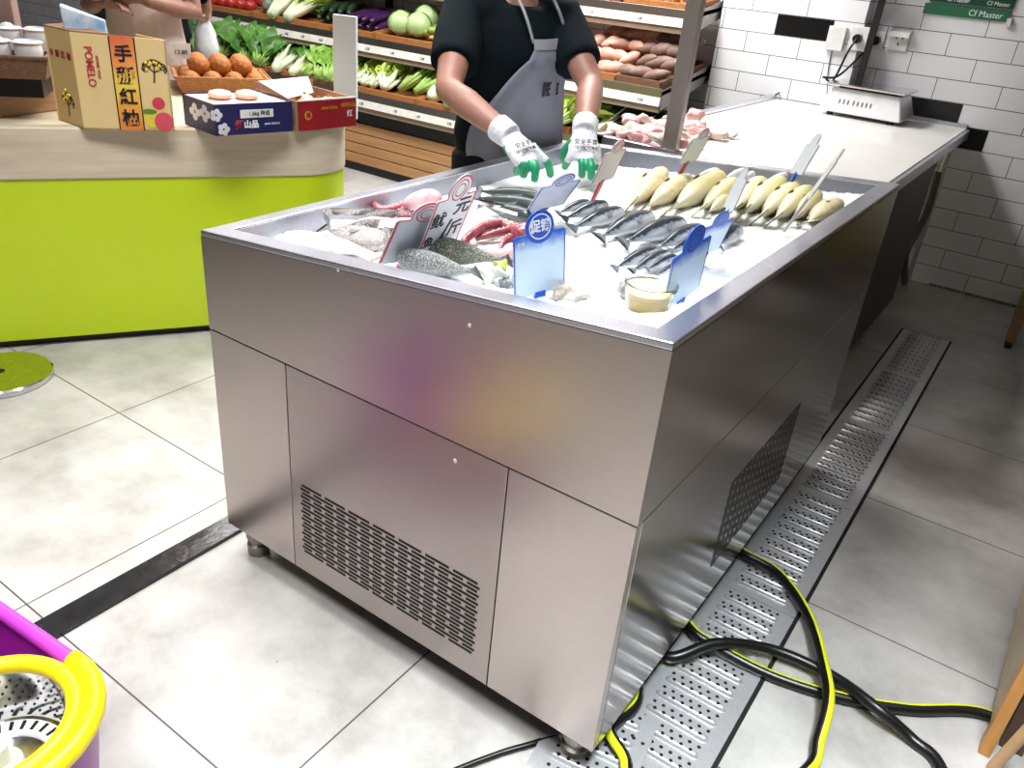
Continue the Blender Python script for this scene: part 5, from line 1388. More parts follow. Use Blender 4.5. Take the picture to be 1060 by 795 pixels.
# middle tier, right
crate('B', -2.66, -2.06, 'crate of carrots behind the worker')
CARR = mat('carrot_skin', (226, 122, 50), 0.45, c2=(200, 96, 36), scale=20)
for b in range(2):
    for a in range(7):
        long_veg('carrot', 'orange carrot behind the worker, %s row, %s from the left' % (['front', 'back'][b], ORD[a]), 'carrots', tp('B', -2.6 + 0.083 * a, 0.2 + 0.3 * b, 0.05 + 0.02 * b), PI / 2 + 0.3 - 0.1 * (a % 3), 0.2, 0.022, CARR, LF_MID)
crate('B', -2.03, -1.735, 'orange crate of pink sweet potatoes under the ginger', m_=CRATE)
crate('B', -1.725, -1.475, 'brown crate of brown sweet potatoes beside the steel post', m_=CRATEB)
SWP = mat('pink_sweet_potato', (212, 164, 146), 0.55, c2=(184, 130, 112), scale=20, bmp=0.15)
SWB = mat('brown_sweet_potato', (136, 106, 94), 0.6, c2=(108, 82, 72), scale=20, bmp=0.15)
def tuber(name, label, group, c_, yaw, tilt, L, r, m_, seed):
    rnd = random.Random(seed); P = []; R = []
    d = V((math.cos(yaw) * math.cos(tilt), math.sin(yaw) * math.cos(tilt), math.sin(tilt))); s = V((-math.sin(yaw), math.cos(yaw), 0)); bd = rnd.uniform(-0.02, 0.02)
    for i in range(11):
        k = i / 10; P.append(V(c_) + d * L * (k - 0.5) + s * bd * math.sin(PI * k)); R.append(r * max(0.12, math.sin(PI * (0.03 + 0.94 * k)) ** 0.8) * rnd.uniform(0.93, 1.07))
    o = MB().tube(P, R, 12).build(name, m_, None, smooth='all'); prop(o, label, 'vegetable', group); return o
rnd = random.Random(31)
for which, (x0, x1, m_, nm, lab, grp) in enumerate(((-2.00, -1.76, SWP, 'sweet_potato', 'pink sweet potato in the orange crate', 'pink sweet potatoes'), (-1.70, -1.50, SWB, 'sweet_potato', 'brown sweet potato in the brown crate', 'brown sweet potatoes'))):
    for b in range(4):
        n = 4 if which == 0 else 3
        for a in range(n):
            c_ = tp('B', x0 + (x1 - x0) * (a + 0.5 * (b % 2)) / (n - 0.5), 0.14 + 0.17 * b, 0.05 + 0.038 * b)
            tuber(nm, lab + ', %s tier from the front, %s from the left' % (['lowest', 'second', 'third', 'topmost'][b], ORD[a]), grp, c_, rnd.uniform(-0.5, 1.3) if which == 0 else rnd.uniform(-0.2, 0.6), rnd.uniform(-0.1, 0.4), rnd.uniform(0.13, 0.18), rnd.uniform(0.030, 0.038), m_, 100 * which + 10 * b + a)
# top tier
crate('C', -2.3, -1.90, 'reddish brown crate on the top tier left of the ginger', h=0.10, m_=mat('red_brown_crate', (128, 70, 50), 0.6, c2=(100, 50, 36), scale=60, bmp=0.3), t1=0.95)
crate('C', -1.87, -1.475, 'low crate of ginger at the right end of the top tier', h=0.03)
GING = mat('ginger_skin', (206, 178, 132), 0.6, c2=(170, 136, 92), scale=30, bmp=0.2)
rnd = random.Random(41); k = 0
for b in range(2):
    for a in range(6):
        c_ = tp('C', -1.84 + 0.062 * a, 0.2 + 0.3 * b, 0.04 + 0.02 * b); m = MB()
        for q in range(6):
            d = V((rnd.uniform(-1, 1), rnd.uniform(-1, 1), rnd.uniform(-.3, .7)))
            m.ell(c_ + d * 0.024, (0.024 * rnd.uniform(.7, 1.1), 0.018, 0.017), Euler((0, rnd.uniform(-.6, .6), rnd.uniform(0, 3))).to_matrix(), 10, 7)
        o = link_mesh('ginger', fuse(m, 0.006, 2), GING); prop(o, 'knobbly ginger root on the top tier, %s row, %s from the left' % (['front', 'back'][b], ORD[a]), 'vegetable', 'ginger roots')
# ---------------------------------------------------------------- mop bucket, near left
PURP = mat('purple_plastic', (150, 30, 150), 0.35, c2=(140, 26, 140), scale=4)
MAG = mat('magenta_rim', (196, 70, 200), 0.35, c2=(188, 62, 192), scale=4)
YTUBE = mat('yellow_plastic', (238, 218, 30), 0.3, c2=(232, 208, 24), scale=5)
BZ = 0.26
Cb = V((-0.695, -0.668, 0)); Co = V((-1.03, -0.72, 0))
ax_ = (Co - Cb).normalized(); ay_ = V((-ax_.y, ax_.x, 0))
if ay_.y < 0: ay_ = -ay_
Rb, Ro = 0.149, 0.175
def stadium(k, z, n=14):
    P = []
    D = (Co - Cb).length
    for i in range(n + 1):
        a = PI / 2 + PI * i / n      # basket end
        P.append(Cb + ax_ * (math.cos(a) * Rb * k) + ay_ * (math.sin(a) * Rb * k) + V((0, 0, z)))
    for i in range(n + 1):
        a = -PI / 2 + PI * i / n
        P.append(Co + ax_ * (math.cos(a) * Ro * k) + ay_ * (math.sin(a) * Ro * k) + V((0, 0, z)))
    return P
mb_ = thing('mop_bucket', 'purple spin mop bucket with a yellow rim tube and steel wringer basket', 'bucket', (Cb + Co) / 2)
m = MB(); m.loft([stadium(0.80, 0.012), stadium(0.78, 0.0), stadium(1.0, BZ - 0.01), stadium(0.965, BZ - 0.01), stadium(0.76, 0.02)], caps=True)
m.build('tub_wall', PURP, mb_, smooth=True)
n = 14; S = stadium(0.985, BZ)
def lerp_(a, b, t): return a + (b - a) * t
m = MB(); m.tube([lerp_(S[n], S[n + 1], 0.3)] + S[n + 1:] + [S[0], S[1]], 0.013, 10); m.build('purple_rim', MAG, mb_, smooth='all')
m = MB(); m.tube([p_ + V((0, 0, 0.006)) for p_ in S[0:n + 1] + [lerp_(S[n], S[n + 1], 0.12), lerp_(S[n], S[n + 1], 0.30)]], 0.0160, 14); m.build('yellow_rim_tube', YTUBE, mb_, smooth='all')
ring = [Cb + V((0.1185 * math.cos(2 * PI * k / 40), 0.1185 * math.sin(2 * PI * k / 40), BZ + 0.004)) for k in range(40)]
m = MB(); m.tube(ring, 0.0145, 14, closed=True); m.build('inner_yellow_ring', YTUBE, mb_, smooth='all')
m = MB(); m.lathe([(0.110, BZ), (0.107, BZ - 0.002), (0.100, BZ - 0.10), (0.030, BZ - 0.108), (0.030, BZ - 0.112), (0.103, BZ - 0.104), (0.112, BZ)], Cb, 40, caps=False)
bsk = m.build('steel_basket', CHROME, mb_, smooth=True)
m = MB()
for r in range(6):
    for k in range(44):
        a = 2 * PI * (k + 0.5 * (r % 2)) / 44; z = BZ - 0.018 - 0.013 * r; rr = 0.1062 - 0.007 * (0.018 + 0.013 * r) / 0.1
        c_ = Cb + V((rr * math.cos(a), rr * math.sin(a), z)); nrm = V((-math.cos(a), -math.sin(a), 0))
        m.cyl(c_, 0.0022, 0.0006, 6, nrm)
for k in range(30):
    a = 2 * PI * k / 30
    d = V((math.cos(a), math.sin(a), 0)); s_ = V((-d.y, d.x, 0))
    m.obox(Cb + d * 0.084 + V((0, 0, BZ - 0.0995)), d * 0.009, s_ * 0.0028, V((0, 0, 0.0008)))
m.build('drain_holes', DARK, bsk)
m = MB(); m.lathe([(0.098, BZ - 0.1045), (0.098, BZ - 0.1005), (0.068, BZ - 0.0985), (0.067, BZ - 0.1045)], Cb, 36, caps=False); m.build('white_ring', WHITE_PLASTIC, mb_, smooth=True)
m = MB(); m.lathe([(0.001, BZ - 0.107), (0.034, BZ - 0.105), (0.032, BZ - 0.085), (0.018, BZ - 0.078), (0.016, BZ - 0.055), (0.017, BZ - 0.045), (0.010, BZ - 0.036), (0.001, BZ - 0.035)], Cb, 24)
m.build('spindle', mat('cream_plastic', (238, 238, 214), 0.35), mb_, smooth=True)

# ---------------------------------------------------------------- stall along the right of the aisle
BOARD = mat('grey_cardboard', (190, 172, 150), 0.75, c2=(176, 158, 136), scale=6)
BATT = wood_mat('orange_batten', (214, 156, 84), (190, 130, 64), (8, 8, 1), 6)
DWOOD = wood_mat('dark_stall_wood', (92, 70, 52), (66, 48, 36), (6, 6, 1), 5)
st = thing('wooden_stall', 'wooden stall with a cardboard side panel and an orange corner batten, near right', 'stall', (0.9, 1.0, 0))
q0 = V((0.600, 0.600, 0)); q1 = V((0.618, 1.36, 0))
sd = (q1 - q0).normalized(); sn = V((sd.y, -sd.x, 0))
m = MB(); m.prism([q0 + V((0, 0, 0.03)), q1 + V((0, 0, 0.03)), q1 + V((0, 0, 0.80)), q0 + V((0, 0, 0.80))], sn * 0.008); m.build('side_panel', BOARD, st)
m = MB(); c_ = q0 - sd * 0.012 - sn * 0.004
m.hexa([c_ - sd * 0.02, c_ - sd * 0.02 + sn * 0.022, c_ + sd * 0.02 + sn * 0.022, c_ + sd * 0.02] + [p_ + V((0, 0, 0.84)) for p_ in (c_ - sd * 0.02, c_ - sd * 0.02 + sn * 0.022, c_ + sd * 0.02 + sn * 0.022, c_ + sd * 0.02)]); m.build('corner_batten', BATT, st, bevel=0.002)
for a, b in ((q0 + sn * 0.05 + sd * 0.04, 0), (q1 + sn * 0.05 - sd * 0.04, 0), (q0 + sn * 0.70 + sd * 0.04, 0), (q1 + sn * 0.70 - sd * 0.04, 0)):
    MB().obox(a + V((0, 0, 0.40)), sd * 0.022, sn * 0.022, V((0, 0, 0.40))).build('leg', DWOOD, st)
m = MB(); m.prism([q0 - sn * 0.055 - sd * 0.05 + V((0, 0, 0.80)), q1 - sn * 0.055 + sd * 0.02 + V((0, 0, 0.80)), q1 + sn * 0.78 + sd * 0.02 + V((0, 0, 0.80)), q0 + sn * 0.78 - sd * 0.05 + V((0, 0, 0.80))], (0, 0, 0.035)); m.build('stall_top', DWOOD, st)
m = MB(); m.prism([q0 + sn * 0.05 + V((0, 0, 0.26)), q1 + sn * 0.05 + V((0, 0, 0.26)), q1 + sn * 0.72 + V((0, 0, 0.26)), q0 + sn * 0.72 + V((0, 0, 0.26))], (0, 0, 0.02)); m.build('stall_shelf', DWOOD, st)
# short wooden dowel by the batten
m = MB(); m.tube([c_ + sd * -0.045 + sn * 0.03 + V((0, 0, 0.006)), c_ - sd * 0.06 + sn * 0.05 + V((0, 0, 0.16))], 0.011, 12); o = m.build('broom_handle', mat('pale_dowel', (214, 170, 126), 0.5), None, smooth=True); prop(o, 'short pale wooden stick leaning at the foot of the orange batten', 'stick')
s2 = thing('wooden_stall', 'second dark wooden stall farther along the right of the aisle', 'stall', (1.0, 2.0, 0))
for x_, y_ in ((0.66, 1.50), (0.66, 2.45), (1.2, 1.50), (1.2, 2.45)):
    MB().box(x_ - 0.025, x_ + 0.025, y_ - 0.025, y_ + 0.025, 0, 0.8).build('leg', BATT if y_ < 2 and x_ < 1 else DWOOD, s2)
MB().box(0.62, 1.3, 1.44, 2.5, 0.80, 0.835).build('stall_top', DWOOD, s2)
MB().box(0.64, 1.3, 1.52, 2.43, 0.14, 0.72).build('stall_body', DWOOD, s2)
tr = thing('wheeled_trolley', 'olive sided trolley on a wooden leg in the dark far right corner', 'trolley', (0.7, 3.2, 0))
OLIVE = mat('olive_panel', (132, 122, 66), 0.6, c2=(112, 102, 54), scale=8)
MB().box(0.36, 1.2, 3.02, 3.5, 0.20, 0.75).build('trolley_body', OLIVE, tr, bevel=0.01)
for x_ in (0.39, 1.15):
    for y_ in (3.06, 3.46):
        MB().hexa([(x_ - 0.018, y_ - 0.018, 0.02), (x_ + 0.018, y_ - 0.018, 0.02), (x_ + 0.018, y_ + 0.018, 0.02), (x_ - 0.018, y_ + 0.018, 0.02), (x_ - 0.028, y_ - 0.028, 0.20), (x_ + 0.028, y_ - 0.028, 0.20), (x_ + 0.028, y_ + 0.028, 0.20), (x_ - 0.028, y_ + 0.028, 0.20)]).build('leg', WOODB, tr)
        MB().cyl((x_ - 0.014, y_, 0.022), 0.022, 0.028, 14, (1, 0, 0)).build('wheel', RUBBER, tr)

# ---------------------------------------------------------------- people
SKIN = mat('skin', (158, 116, 100), 0.5, c2=(146, 104, 90), scale=10, sss=0.05)
HAIR = mat('black_hair', (22, 18, 18), 0.45, c2=(34, 28, 26), scale=90, stretch=(1, 1, 0.2), bmp=0.3)
LIP = mat('lips', (150, 84, 80), 0.5)
EYEW = mat('eye_white', (230, 228, 224), 0.2)
def ring_(c, a, b, n=16): return [c + a * math.cos(2 * PI * k / n) + b * math.sin(2 * PI * k / n) for k in range(n)]
class Fig: pass
def lerp(a, b, t): return a + (b - a) * t
def person(name, label, J, cloth, hands=True, pants_long=True, sleeve=0.55):
    """J: hip, chest (shoulder centre), F facing, sh/el/wr/tip pairs (right, left), kn/an pairs"""
    f = Fig(); J = {k: ([V(x) for x in v] if isinstance(v, (list,)) else V(v)) for k, v in J.items()}
    F = J['F'].normalized(); L = V((-F.y, F.x, 0)); UP = V((0, 0, 1))
    t = thing(name, label, 'person', (J['hip'].x, J['hip'].y, 0)); f.t = t
    hip, chs = J['hip'], J['chest']; sp = (chs - hip); axis = sp.normalized(); Fa = (F - axis * F.dot(axis)).normalized()
    prof = [(-0.16, 0.150, 0.100, 0.0), (0.0, 0.165, 0.115, 0.0), (0.25, 0.150, 0.105, 0.012), (0.5, 0.142, 0.100, 0.016), (0.75, 0.160, 0.108, 0.014), (0.93, 0.150, 0.090, 0.004), (1.04, 0.090, 0.065, 0.0), (1.09, 0.058, 0.056, 0.0)]
    def tor(s, grow=0.0):
        for i in range(len(prof) - 1):
            if s <= prof[i + 1][0] or i == len(prof) - 2:
                a, b = prof[i], prof[i + 1]; k = (s - a[0]) / (b[0] - a[0]); w, d, o = (lerp(a[q], b[q], k) for q in (1, 2, 3)); break
        return hip + sp * s + Fa * o, w + grow, d + grow
    f.tor = tor; f.F = F; f.Fa = Fa; f.L = L; f.axis = axis
    def torso(mb, grow, s0, s1, n=10):
        rs = []
        for i in range(n + 1):
            c, w, d = tor(lerp(s0, s1, i / n), grow); rs.append(ring_(c, L * w, Fa * d, 20))
        mb.loft(rs)
    neck0 = chs + axis * 0.01; hd = J['head'] if 'head' in J else chs + axis * 0.20 + F * 0.05 + UP * 0.02
    HF = J['look'].normalized() if 'look' in J else F
    HL = V((-HF.y, HF.x, 0)).normalized(); HU = HF.cross(HL).normalized()
    Mh = Matrix((HL, HF, HU)).transposed()
    b = MB()
    torso(b, 0.0, -0.16, 1.09)
    b.tube([neck0, lerp(neck0, hd, 0.45), hd - HU * 0.03], [0.056, 0.052, 0.052], 14)
    b.ell(hd + HU * 0.02 - HF * 0.008, (0.074, 0.092, 0.095), Mh, 20, 14)
    b.ell(hd - HU * 0.045 + HF * 0.028, (0.056, 0.060, 0.058), Mh, 16, 10)
    b.tube([hd + HF * 0.082 + HU * 0.012, hd + HF * 0.100 - HU * 0.012, hd + HF * 0.104 - HU * 0.020], [0.008, 0.011, 0.012], 10)
    for s in (-1, 1): b.ell(hd + HL * s * 0.076 - HU * 0.005 - HF * 0.008, (0.009, 0.020, 0.030), Mh, 10, 8)
    for i in range(2):
        s, e, w, tip = J['sh'][i], J['el'][i], J['wr'][i], J['tip'][i]
        b.tube([chs + L * (-0.06 if i == 0 else 0.06), s, lerp(s, e, 0.3), lerp(s, e, 0.7), e, lerp(e, w, 0.3), lerp(e, w, 0.75), w], [0.05, 0.056, 0.050, 0.044, 0.039, 0.041, 0.031, 0.026], 14)
        if hands:
            d = (tip - w).normalized(); side = L if i == 0 else -L
            acr = (side - d * side.dot(d)).normalized(); nrm = d.cross(acr)
            pc = w + d * 0.05
            b.tube([w, w + d * 0.03, w + d * 0.075, w + d * 0.09], [0.026, 0.036, 0.040, 0.034], 12, flat=0.5, up=nrm)
            for q in range(4):
                o = w + d * 0.085 + acr * (0.030 - 0.020 * q); ln = (0.070, 0.078, 0.072, 0.056)[q]; cu = nrm * (0.022 if nrm.z < 0 else -0.022)
                b.tube([o - d * 0.02, o + d * ln * 0.5 + cu * 0.3, o + d * ln * 0.85 + cu * 1.2, o + d * ln * 0.9 + cu * 2.0], [0.0095, 0.009, 0.008, 0.0065], 8)
            o = w + d * 0.03 + acr * 0.03
            b.tube([o, o + d * 0.03 + acr * 0.022, o + d * 0.06 + acr * 0.022], [0.012, 0.010, 0.008], 8)
        hj = hip + L * (-0.085 if i == 0 else 0.085) - UP * 0.05
        k_, a_ = J['kn'][i], J['an'][i]
        b.tube([hj, lerp(hj, k_, 0.4), k_, lerp(k_, a_, 0.3), lerp(k_, a_, 0.75), a_], [0.088, 0.078, 0.056, 0.055, 0.040, 0.035], 14)
        b.tube([a_ + UP * 0.01, V((a_.x, a_.y, 0.045)) + F * 0.02, V((a_.x, a_.y, 0.035)) + F * 0.10, V((a_.x, a_.y, 0.03)) + F * 0.15], [0.036, 0.038, 0.034, 0.02], 10)
    body = link_mesh('body', fuse(b, 0.0085, 5), SKIN, t)
    for s in (-1, 1):
        e = MB(); e.ell(hd + HL * s * 0.031 + HF * 0.077 + HU * 0.016, (0.012, 0.010, 0.008), Mh, 12, 8); eo = e.build('eye', EYEW, t, smooth='all')
        e = MB(); e.ell(hd + HL * s * 0.031 + HF * 0.0845 + HU * 0.016, (0.0055, 0.004, 0.0055), Mh, 10, 6); e.build('iris', BLACK, eo, smooth='all')
        e = MB(); e.tube([hd + HL * s * 0.016 + HF * 0.086 + HU * 0.034, hd + HL * s * 0.034 + HF * 0.083 + HU * 0.039, hd + HL * s * 0.050 + HF * 0.073 + HU * 0.033], [0.003, 0.004, 0.002], 8); e.build('eyebrow', HAIR, t, smooth='all')
    e = MB(); e.tube([hd + HL * -0.024 + HF * 0.080 - HU * 0.048, hd + HF * 0.089 - HU * 0.047, hd + HL * 0.024 + HF * 0.080 - HU * 0.048], [0.003, 0.0065, 0.003], 10); e.build('mouth', LIP, t, smooth='all')
    h = MB(); h.ell(hd + HU * 0.040 - HF * 0.022, (0.084, 0.094, 0.088), Mh, 20, 14); h.ell(hd - HF * 0.050 - HU * 0.015, (0.074, 0.055, 0.085), Mh, 16, 10)
    h.tube([hd + HL * -0.06 + HF * 0.055 + HU * 0.075, hd + HF * 0.075 + HU * 0.085, hd + HL * 0.06 + HF * 0.055 + HU * 0.075], [0.018, 0.022, 0.018], 10)
    link_mesh('hair', fuse(h, 0.008, 4), HAIR, t)
    # shirt
    c = MB(); torso(c, 0.018, -0.10, 1.05)
    for i in range(2):
        s, e = J['sh'][i], J['el'][i]
        q = lerp(s, e, sleeve); hang = -UP * 0.012
        c.tube([chs + L * (-0.05 if i == 0 else 0.05) - axis * 0.02, s + axis * 0.004, lerp(s, e, sleeve * 0.5) + hang * 0.5, q + hang], [0.070, 0.074, 0.072, 0.070], 16)
        if sleeve > 0.9:
            w = J['wr'][i]; c.tube([e, lerp(e, w, 0.5), lerp(e, w, 0.92)], [0.056, 0.050, 0.042], 14)
    link_mesh('shirt', fuse(c, 0.009, 7), cloth[0], t)
    c = MB(); torso(c, 0.008, -0.16, 0.16)
    for i in range(2):
        hj = hip + L * (-0.085 if i == 0 else 0.085) - UP * 0.05; k_, a_ = J['kn'][i], J['an'][i]
        c.tube([hj, lerp(hj, k_, 0.4), k_, lerp(k_, a_, 0.4), lerp(k_, a_, 0.92)], [0.100, 0.092, 0.072, 0.068, 0.062], 16)
    link_mesh('trousers', fuse(c, 0.010, 6), cloth[1], t)
    for i in range(2):
        a_ = J['an'][i]; c = MB()
        c.tube([V((a_.x, a_.y, 0.05)) - F * 0.045, V((a_.x, a_.y, 0.055)), V((a_.x, a_.y, 0.045)) + F * 0.10, V((a_.x, a_.y, 0.032)) + F * 0.175], [0.034, 0.046, 0.042, 0.026], 12)
        c.tube([V((a_.x, a_.y, 0.012)) - F * 0.05, V((a_.x, a_.y, 0.012)) + F * 0.18], [0.03, 0.03], 10, flat=0.4, up=(0, 0, 1))
        link_mesh('shoe', fuse(c, 0.008, 3), cloth[2], t)
    f.hd = hd
    return f

SHIRT = mat('dark_teal_shirt', (14, 25, 30), 0.85, c2=(8, 14, 19), scale=5, bmp=0.15, bdist=0.02, spec=0.12)
NAVYP = mat('dark_trousers', (22, 22, 27), 0.85, spec=0.15, c2=(20, 20, 24), scale=8)
SHOE = mat('black_shoe', (20, 20, 21), 0.4)
Fw = V((0.84, -0.54, 0)).normalized(); Lw = V((-Fw.y, Fw.x, 0))
wrR, wrL = V((-0.877, 0.867, 0.925)), V((-0.765, 1.058, 0.935))
elR, elL = V((-1.125, 0.905, 1.005)), V((-0.885, 1.275, 1.03))
tipR, tipL = V((-0.795, 0.885, 0.832)), V((-0.722, 1.020, 0.835))
chW = V((-1.150, 1.235, 1.215)); hipW = V((-1.205, 1.325, 0.815))
J = dict(F=Fw, hip=hipW, chest=chW, sh=[chW - Lw * 0.165 - V((0, 0, 0.035)), chW + Lw * 0.165 - V((0, 0, 0.035))], el=[elR, elL], wr=[wrR, wrL], tip=[tipR, tipL],
         kn=[hipW - Lw * 0.10 + Fw * 0.02 - V((0, 0, 0.38)), hipW + Lw * 0.10 + Fw * 0.02 - V((0, 0, 0.38))],
         an=[V((hipW.x, hipW.y, 0.09)) - Lw * 0.11 - Fw * 0.03, V((hipW.x, hipW.y, 0.09)) + Lw * 0.11 - Fw * 0.03],
         head=chW + V((0.03, -0.02, 0.20)), look=V((0.80, -0.42, -0.42)))
W_ = person('person', 'person in a dark shirt and grey apron sorting fish with white and green gloves', J, (SHIRT, NAVYP, SHOE), hands=False, sleeve=0.62)
# apron
APR = mat('grey_apron', (142, 146, 160), 0.7, c2=(126, 130, 146), scale=6, bmp=0.25, bdist=0.03)
rows = []; NR = 26; NC = 17
for r in range(NR + 1):
    k = r / NR; s = lerp(0.88, -0.80, k)
    c, w, d = W_.tor(max(s, -0.10), 0.026)
    if s < -0.10: c = c + (hipW - chW) * (-0.10 - s) * 0.9; w += 0.02 * (-0.10 - s); d += 0.02 * (-s - 0.10)
    # narrow bib above, wide skirt below
    tt = 0 if s > 0.78 else min(1, max(0, (0.78 - s) / 0.62))
    aL = lerp(0.06, -1.05, tt ** 0.8); aR = lerp(0.92, 1.5, tt)
    row = []
    for q in range(NC):
        a = lerp(aL, aR, q / (NC - 1))
        fold = 0.006 * math.sin(q * 1.7 + r * 0.15) * min(1, k * 2)
        row.append(c + W_.L * math.sin(a) * (w + fold) + W_.Fa * math.cos(a) * (d + fold))
    rows.append(row)
apron = MB().sheet(rows).build('apron', APR, W_.t, smooth='all', solid=0.003)
apron.data.update()
# bib hem and straps
hem = MB(); hem.sheet([[p_ + W_.Fa * 0.0025 for p_ in rows[0]], [p_ + W_.Fa * 0.0025 for p_ in rows[1]]]); hem.build('bib_hem', mat('apron_hem', (156, 158, 168), 0.7), apron, solid=0.002)
STRAP = mat('apron_strap', (176, 178, 184), 0.7)
for q, sd_ in ((0, -1), (NC - 1, 1)):
    p0 = rows[0][q]; q1_ = chW + W_.axis * 0.088 + W_.L * (0.012 + 0.056 * sd_) + W_.Fa * 0.03; P = [p0 - W_.axis * 0.01, lerp(p0, q1_, 0.5) + W_.Fa * 0.026, q1_, q1_ - W_.Fa * 0.06]
    MB().tube(spline(P, 5), 0.006, 8, flat=0.5).build('apron_strap', STRAP, apron, smooth='all')
# printed marks: apron emblem and shirt emblem
ce = (rows[5][8] + rows[6][8]) / 2
nrm_ = (W_.Fa + W_.L * 0.55).normalized(); xd_ = (W_.L - nrm_ * W_.L.dot(nrm_)).normalized()
text('匠', 0.046, ce + nrm_ * 0.006, xd_, W_.axis, INK_K, apron, name='apron_emblem', bold=0.001)
ce2 = (rows[5][11] + rows[6][11]) / 2
text('鲜生活', 0.013, ce2 + nrm_ * 0.005, -W_.axis, xd_, INK_K, apron, name='apron_lettering')
ce3 = (rows[2][11] + rows[3][11]) / 2
text('♥ 鲜品', 0.010, ce3 + nrm_ * 0.005, xd_, W_.axis, INK_K, apron, name='apron_lettering')
c, w, d = W_.tor(0.80, 0.026); a = 1.12
pe = c + W_.L * math.sin(a) * w + W_.Fa * math.cos(a) * d
ne = (W_.L * math.sin(a) / w + W_.Fa * math.cos(a) / d).normalized()
e = MB(); xe = W_.axis.cross(ne).normalized()
e.tube([pe + ne * 0.002 + (xe * math.cos(2 * PI * k / 20) + W_.axis * math.sin(2 * PI * k / 20)) * 0.014 for k in range(20)], 0.0025, 6, closed=True)
e.build('shirt_emblem', mat('lime_print', (178, 200, 60), 0.6), W_.t, smooth='all')
text('百果', 0.016, pe + ne * 0.004 - W_.axis * 0.030, xe, W_.axis, INK_W, W_.t, name='shirt_lettering')
# gloves
GLW = mat('white_knit_glove', (214, 216, 222), 0.8, c2=(200, 202, 210), scale=120, bmp=0.3)
GLG = mat('green_latex', (24, 150, 104), 0.4, c2=(20, 136, 92), scale=10)
def glove(wr, el, tips, thumb, nm):
    m = MB(); d0 = (wr - el).normalized()
    kn = sum((V(t_) for t_ in tips), V()) / 4
    d = (kn - wr).normalized()
    acr = (V(tips[0]) - V(tips[3])); acr = (acr - d * acr.dot(d)).normalized(); nrm = d.cross(acr)
    if nrm.z < 0: nrm = -nrm
    kc = wr + d0 * 0.015 + d * 0.058 + nrm * 0.014
    m.tube([wr - d0 * 0.055, wr - d0 * 0.02, wr], [0.038, 0.036, 0.034], 16)
    m.tube([wr - d0 * 0.01, wr + d * 0.035 + nrm * 0.006, kc, kc + d * 0.014 - nrm * 0.004], [0.033, 0.040, 0.043, 0.036], 16, flat=0.55, up=nrm)
    ends = []
    for q in range(4):
        k0 = kc + acr * (0.033 - 0.022 * q) - d * 0.010
        tp_ = V(tips[q]); mid = lerp(k0, tp_, 0.48) + nrm * 0.020 + d * 0.006
        m.tube(spline([k0 - d * 0.02, k0, mid, lerp(mid, tp_, 0.6) + nrm * 0.004, tp_], 4), [0.0125] * 6 + [0.0118] * 5 + [0.011] * 4 + [0.0095, 0.008], 10)
        ends.append((k0, tp_))
    tb = V(thumb); k0 = wr + d * 0.028 + acr * 0.030
    m.tube(spline([wr + d * 0.01 + acr * 0.012, k0, lerp(k0, tb, 0.5) + acr * 0.010, tb], 4), [0.017] * 4 + [0.0145] * 4 + [0.0125] * 3 + [0.011, 0.009], 10)
    ends.append((k0, tb))
    me = fuse(m, 0.0042, 4)
    def pick(p_):
        best = 9; fr = 0
        for a_, b_ in ends:
            s = max(0, min(1, (p_ - a_).dot(b_ - a_) / (b_ - a_).length_squared)); dd = (p_ - lerp(a_, b_, s)).length
            if dd < best: best, fr = dd, s
        under = (p_ - kc).dot(nrm) < -0.012 and (p_ - wr).dot(d) > 0.02
        return 1 if (fr > 0.38 and best < 0.05) or under else 0
    g = link_mesh('glove', me, [GLW, GLG], W_.t, pick)
    text('安全手套', 0.016, kc - d * 0.026 + nrm * 0.0245, -acr if acr.dot(W_.L) < 0 else acr, -d, INK_K, g, name='glove_print')
    text('LABOUR', 0.012, kc - d * 0.010 + nrm * 0.0245, -acr if acr.dot(W_.L) < 0 else acr, -d, INK_K, g, name='glove_print')
def tip(px, py, z): return at_z(px, py, z)
# right hand (left in the picture): fingers spread down to the ice
glove(wrR, elR, [tip(570, 183, 0.834), tip(553, 189, 0.832), tip(541, 184, 0.838), tip(534, 180, 0.842)], tip(569, 172, 0.850), 'right')
glove(wrL, elL, [tip(584, 174, 0.842), tip(602, 184, 0.834), tip(612, 187, 0.834), tip(618, 175, 0.846)], tip(583, 168, 0.850), 'left')

# customers beyond the fruit counter
PINKT = mat('pale_pink_top', (226, 206, 204), 0.7, c2=(214, 190, 188), scale=6, bmp=0.2, bdist=0.02)
WHITET = mat('white_trousers', (226, 222, 230), 0.7, c2=(212, 208, 218), scale=6, bmp=0.2, bdist=0.02)
Fc = V((0.55, -0.83, 0)).normalized(); Lc = V((-Fc.y, Fc.x, 0))
hc = V((-3.34, 1.44, 0.80)); cc_ = hc + V((0.0, 0.0, 0.46))
def stand(hip, ch, F, L, el, wr, tip_):
    return dict(F=F, hip=hip, chest=ch, sh=[ch - L * 0.17 - V((0, 0, .035)), ch + L * 0.17 - V((0, 0, .035))], el=el, wr=wr, tip=tip_,
        kn=[hip - L * 0.1 + F * 0.02 - V((0, 0, 0.37)), hip + L * 0.1 + F * 0.02 - V((0, 0, 0.37))], an=[V((hip.x, hip.y, .09)) - L * 0.11, V((hip.x, hip.y, .09)) + L * 0.11])
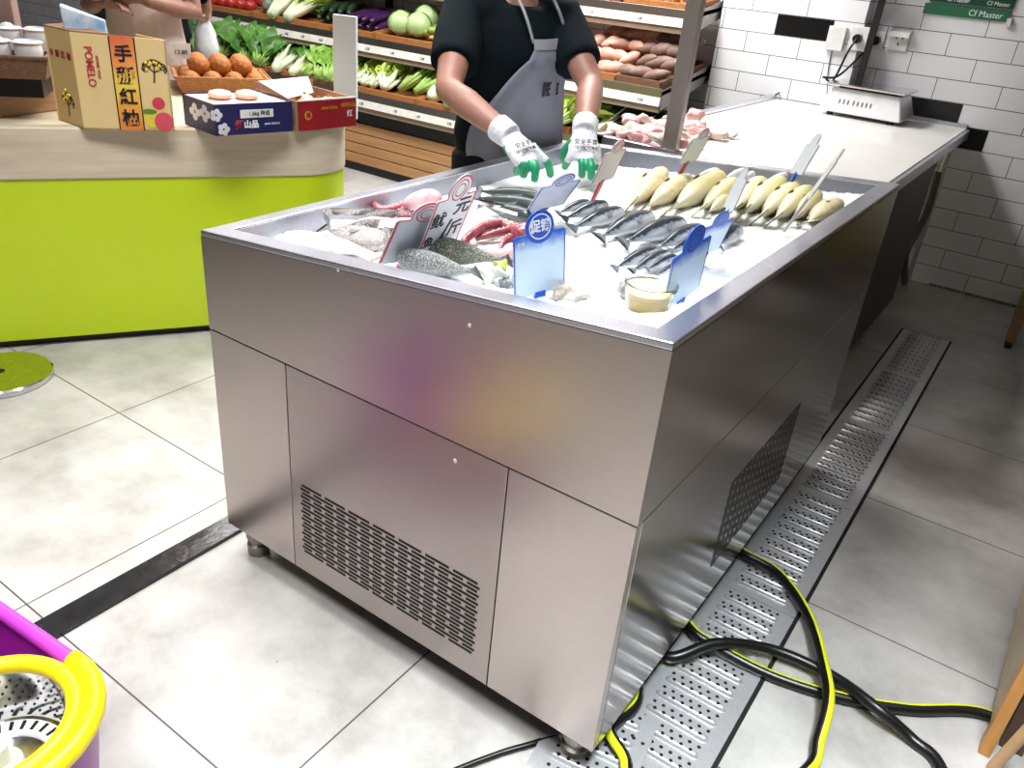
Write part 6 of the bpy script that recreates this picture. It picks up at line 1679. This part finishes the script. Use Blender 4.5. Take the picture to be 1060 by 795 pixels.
J2 = stand(hc, cc_, Fc, Lc, [cc_ - Lc * 0.24 + Fc * 0.02 - V((0, 0, .28)), cc_ + Lc * 0.24 + Fc * 0.02 - V((0, 0, .27))], [cc_ - Lc * 0.10 + Fc * 0.22 - V((0, 0, .25)), cc_ + Lc * 0.10 + Fc * 0.22 - V((0, 0, .22))], [cc_ + Lc * 0.06 + Fc * 0.25 - V((0, 0, .24)), cc_ - Lc * 0.06 + Fc * 0.26 - V((0, 0, .20))])
person('person', 'person in a pale pink top and white trousers standing behind the fruit counter', J2, (PINKT, WHITET, SHOE), sleeve=0.5)
hc3 = V((-3.86, 1.83, 0.82)); c3_ = hc3 + V((0, 0, 0.46))
BLK = mat('black_jacket', (22, 21, 25), 0.85, spec=0.15, c2=(22, 21, 26), scale=6)
wl = at_y(212, 2, 2.02)
J3 = stand(hc3, c3_, Fc, Lc, [c3_ - Lc * 0.24 - V((0, 0, .28)), c3_ + Lc * 0.24 - V((0, 0, .26))], [c3_ - Lc * 0.26 + Fc * 0.08 - V((0, 0, .50)), wl + V((0, 0, 0.06))], [c3_ - Lc * 0.26 + Fc * 0.10 - V((0, 0, .66)), wl + V((0, 0, -0.05))])
person('person', 'person in dark clothes holding a white plastic bag behind the fruit counter', J3, (BLK, NAVYP, SHOE), sleeve=0.95)
# white carrier bag hanging from that hand
m = MB(); rnd = random.Random(8); bc_ = wl + V((0.0, -0.01, -0.06)); rs = []
for i, (k_, wd_, dp_) in enumerate(((0, 0.012, 0.010), (0.03, 0.03, 0.018), (0.09, 0.055, 0.032), (0.16, 0.066, 0.042), (0.21, 0.058, 0.036), (0.225, 0.03, 0.02))):
    rs.append([bc_ + Lc * math.cos(2 * PI * q / 14) * wd_ * rnd.uniform(.93, 1.07) + Fc * math.sin(2 * PI * q / 14) * dp_ * rnd.uniform(.93, 1.07) - V((0, 0, k_)) for q in range(14)])
m.loft(rs); o = m.build('carrier_bag', mat('white_bag', (228, 230, 236), 0.3, c2=(212, 216, 224), scale=30, bmp=0.3), None, smooth='all'); prop(o, 'small white plastic carrier bag hanging from the hand behind the orange fruit', 'bag')
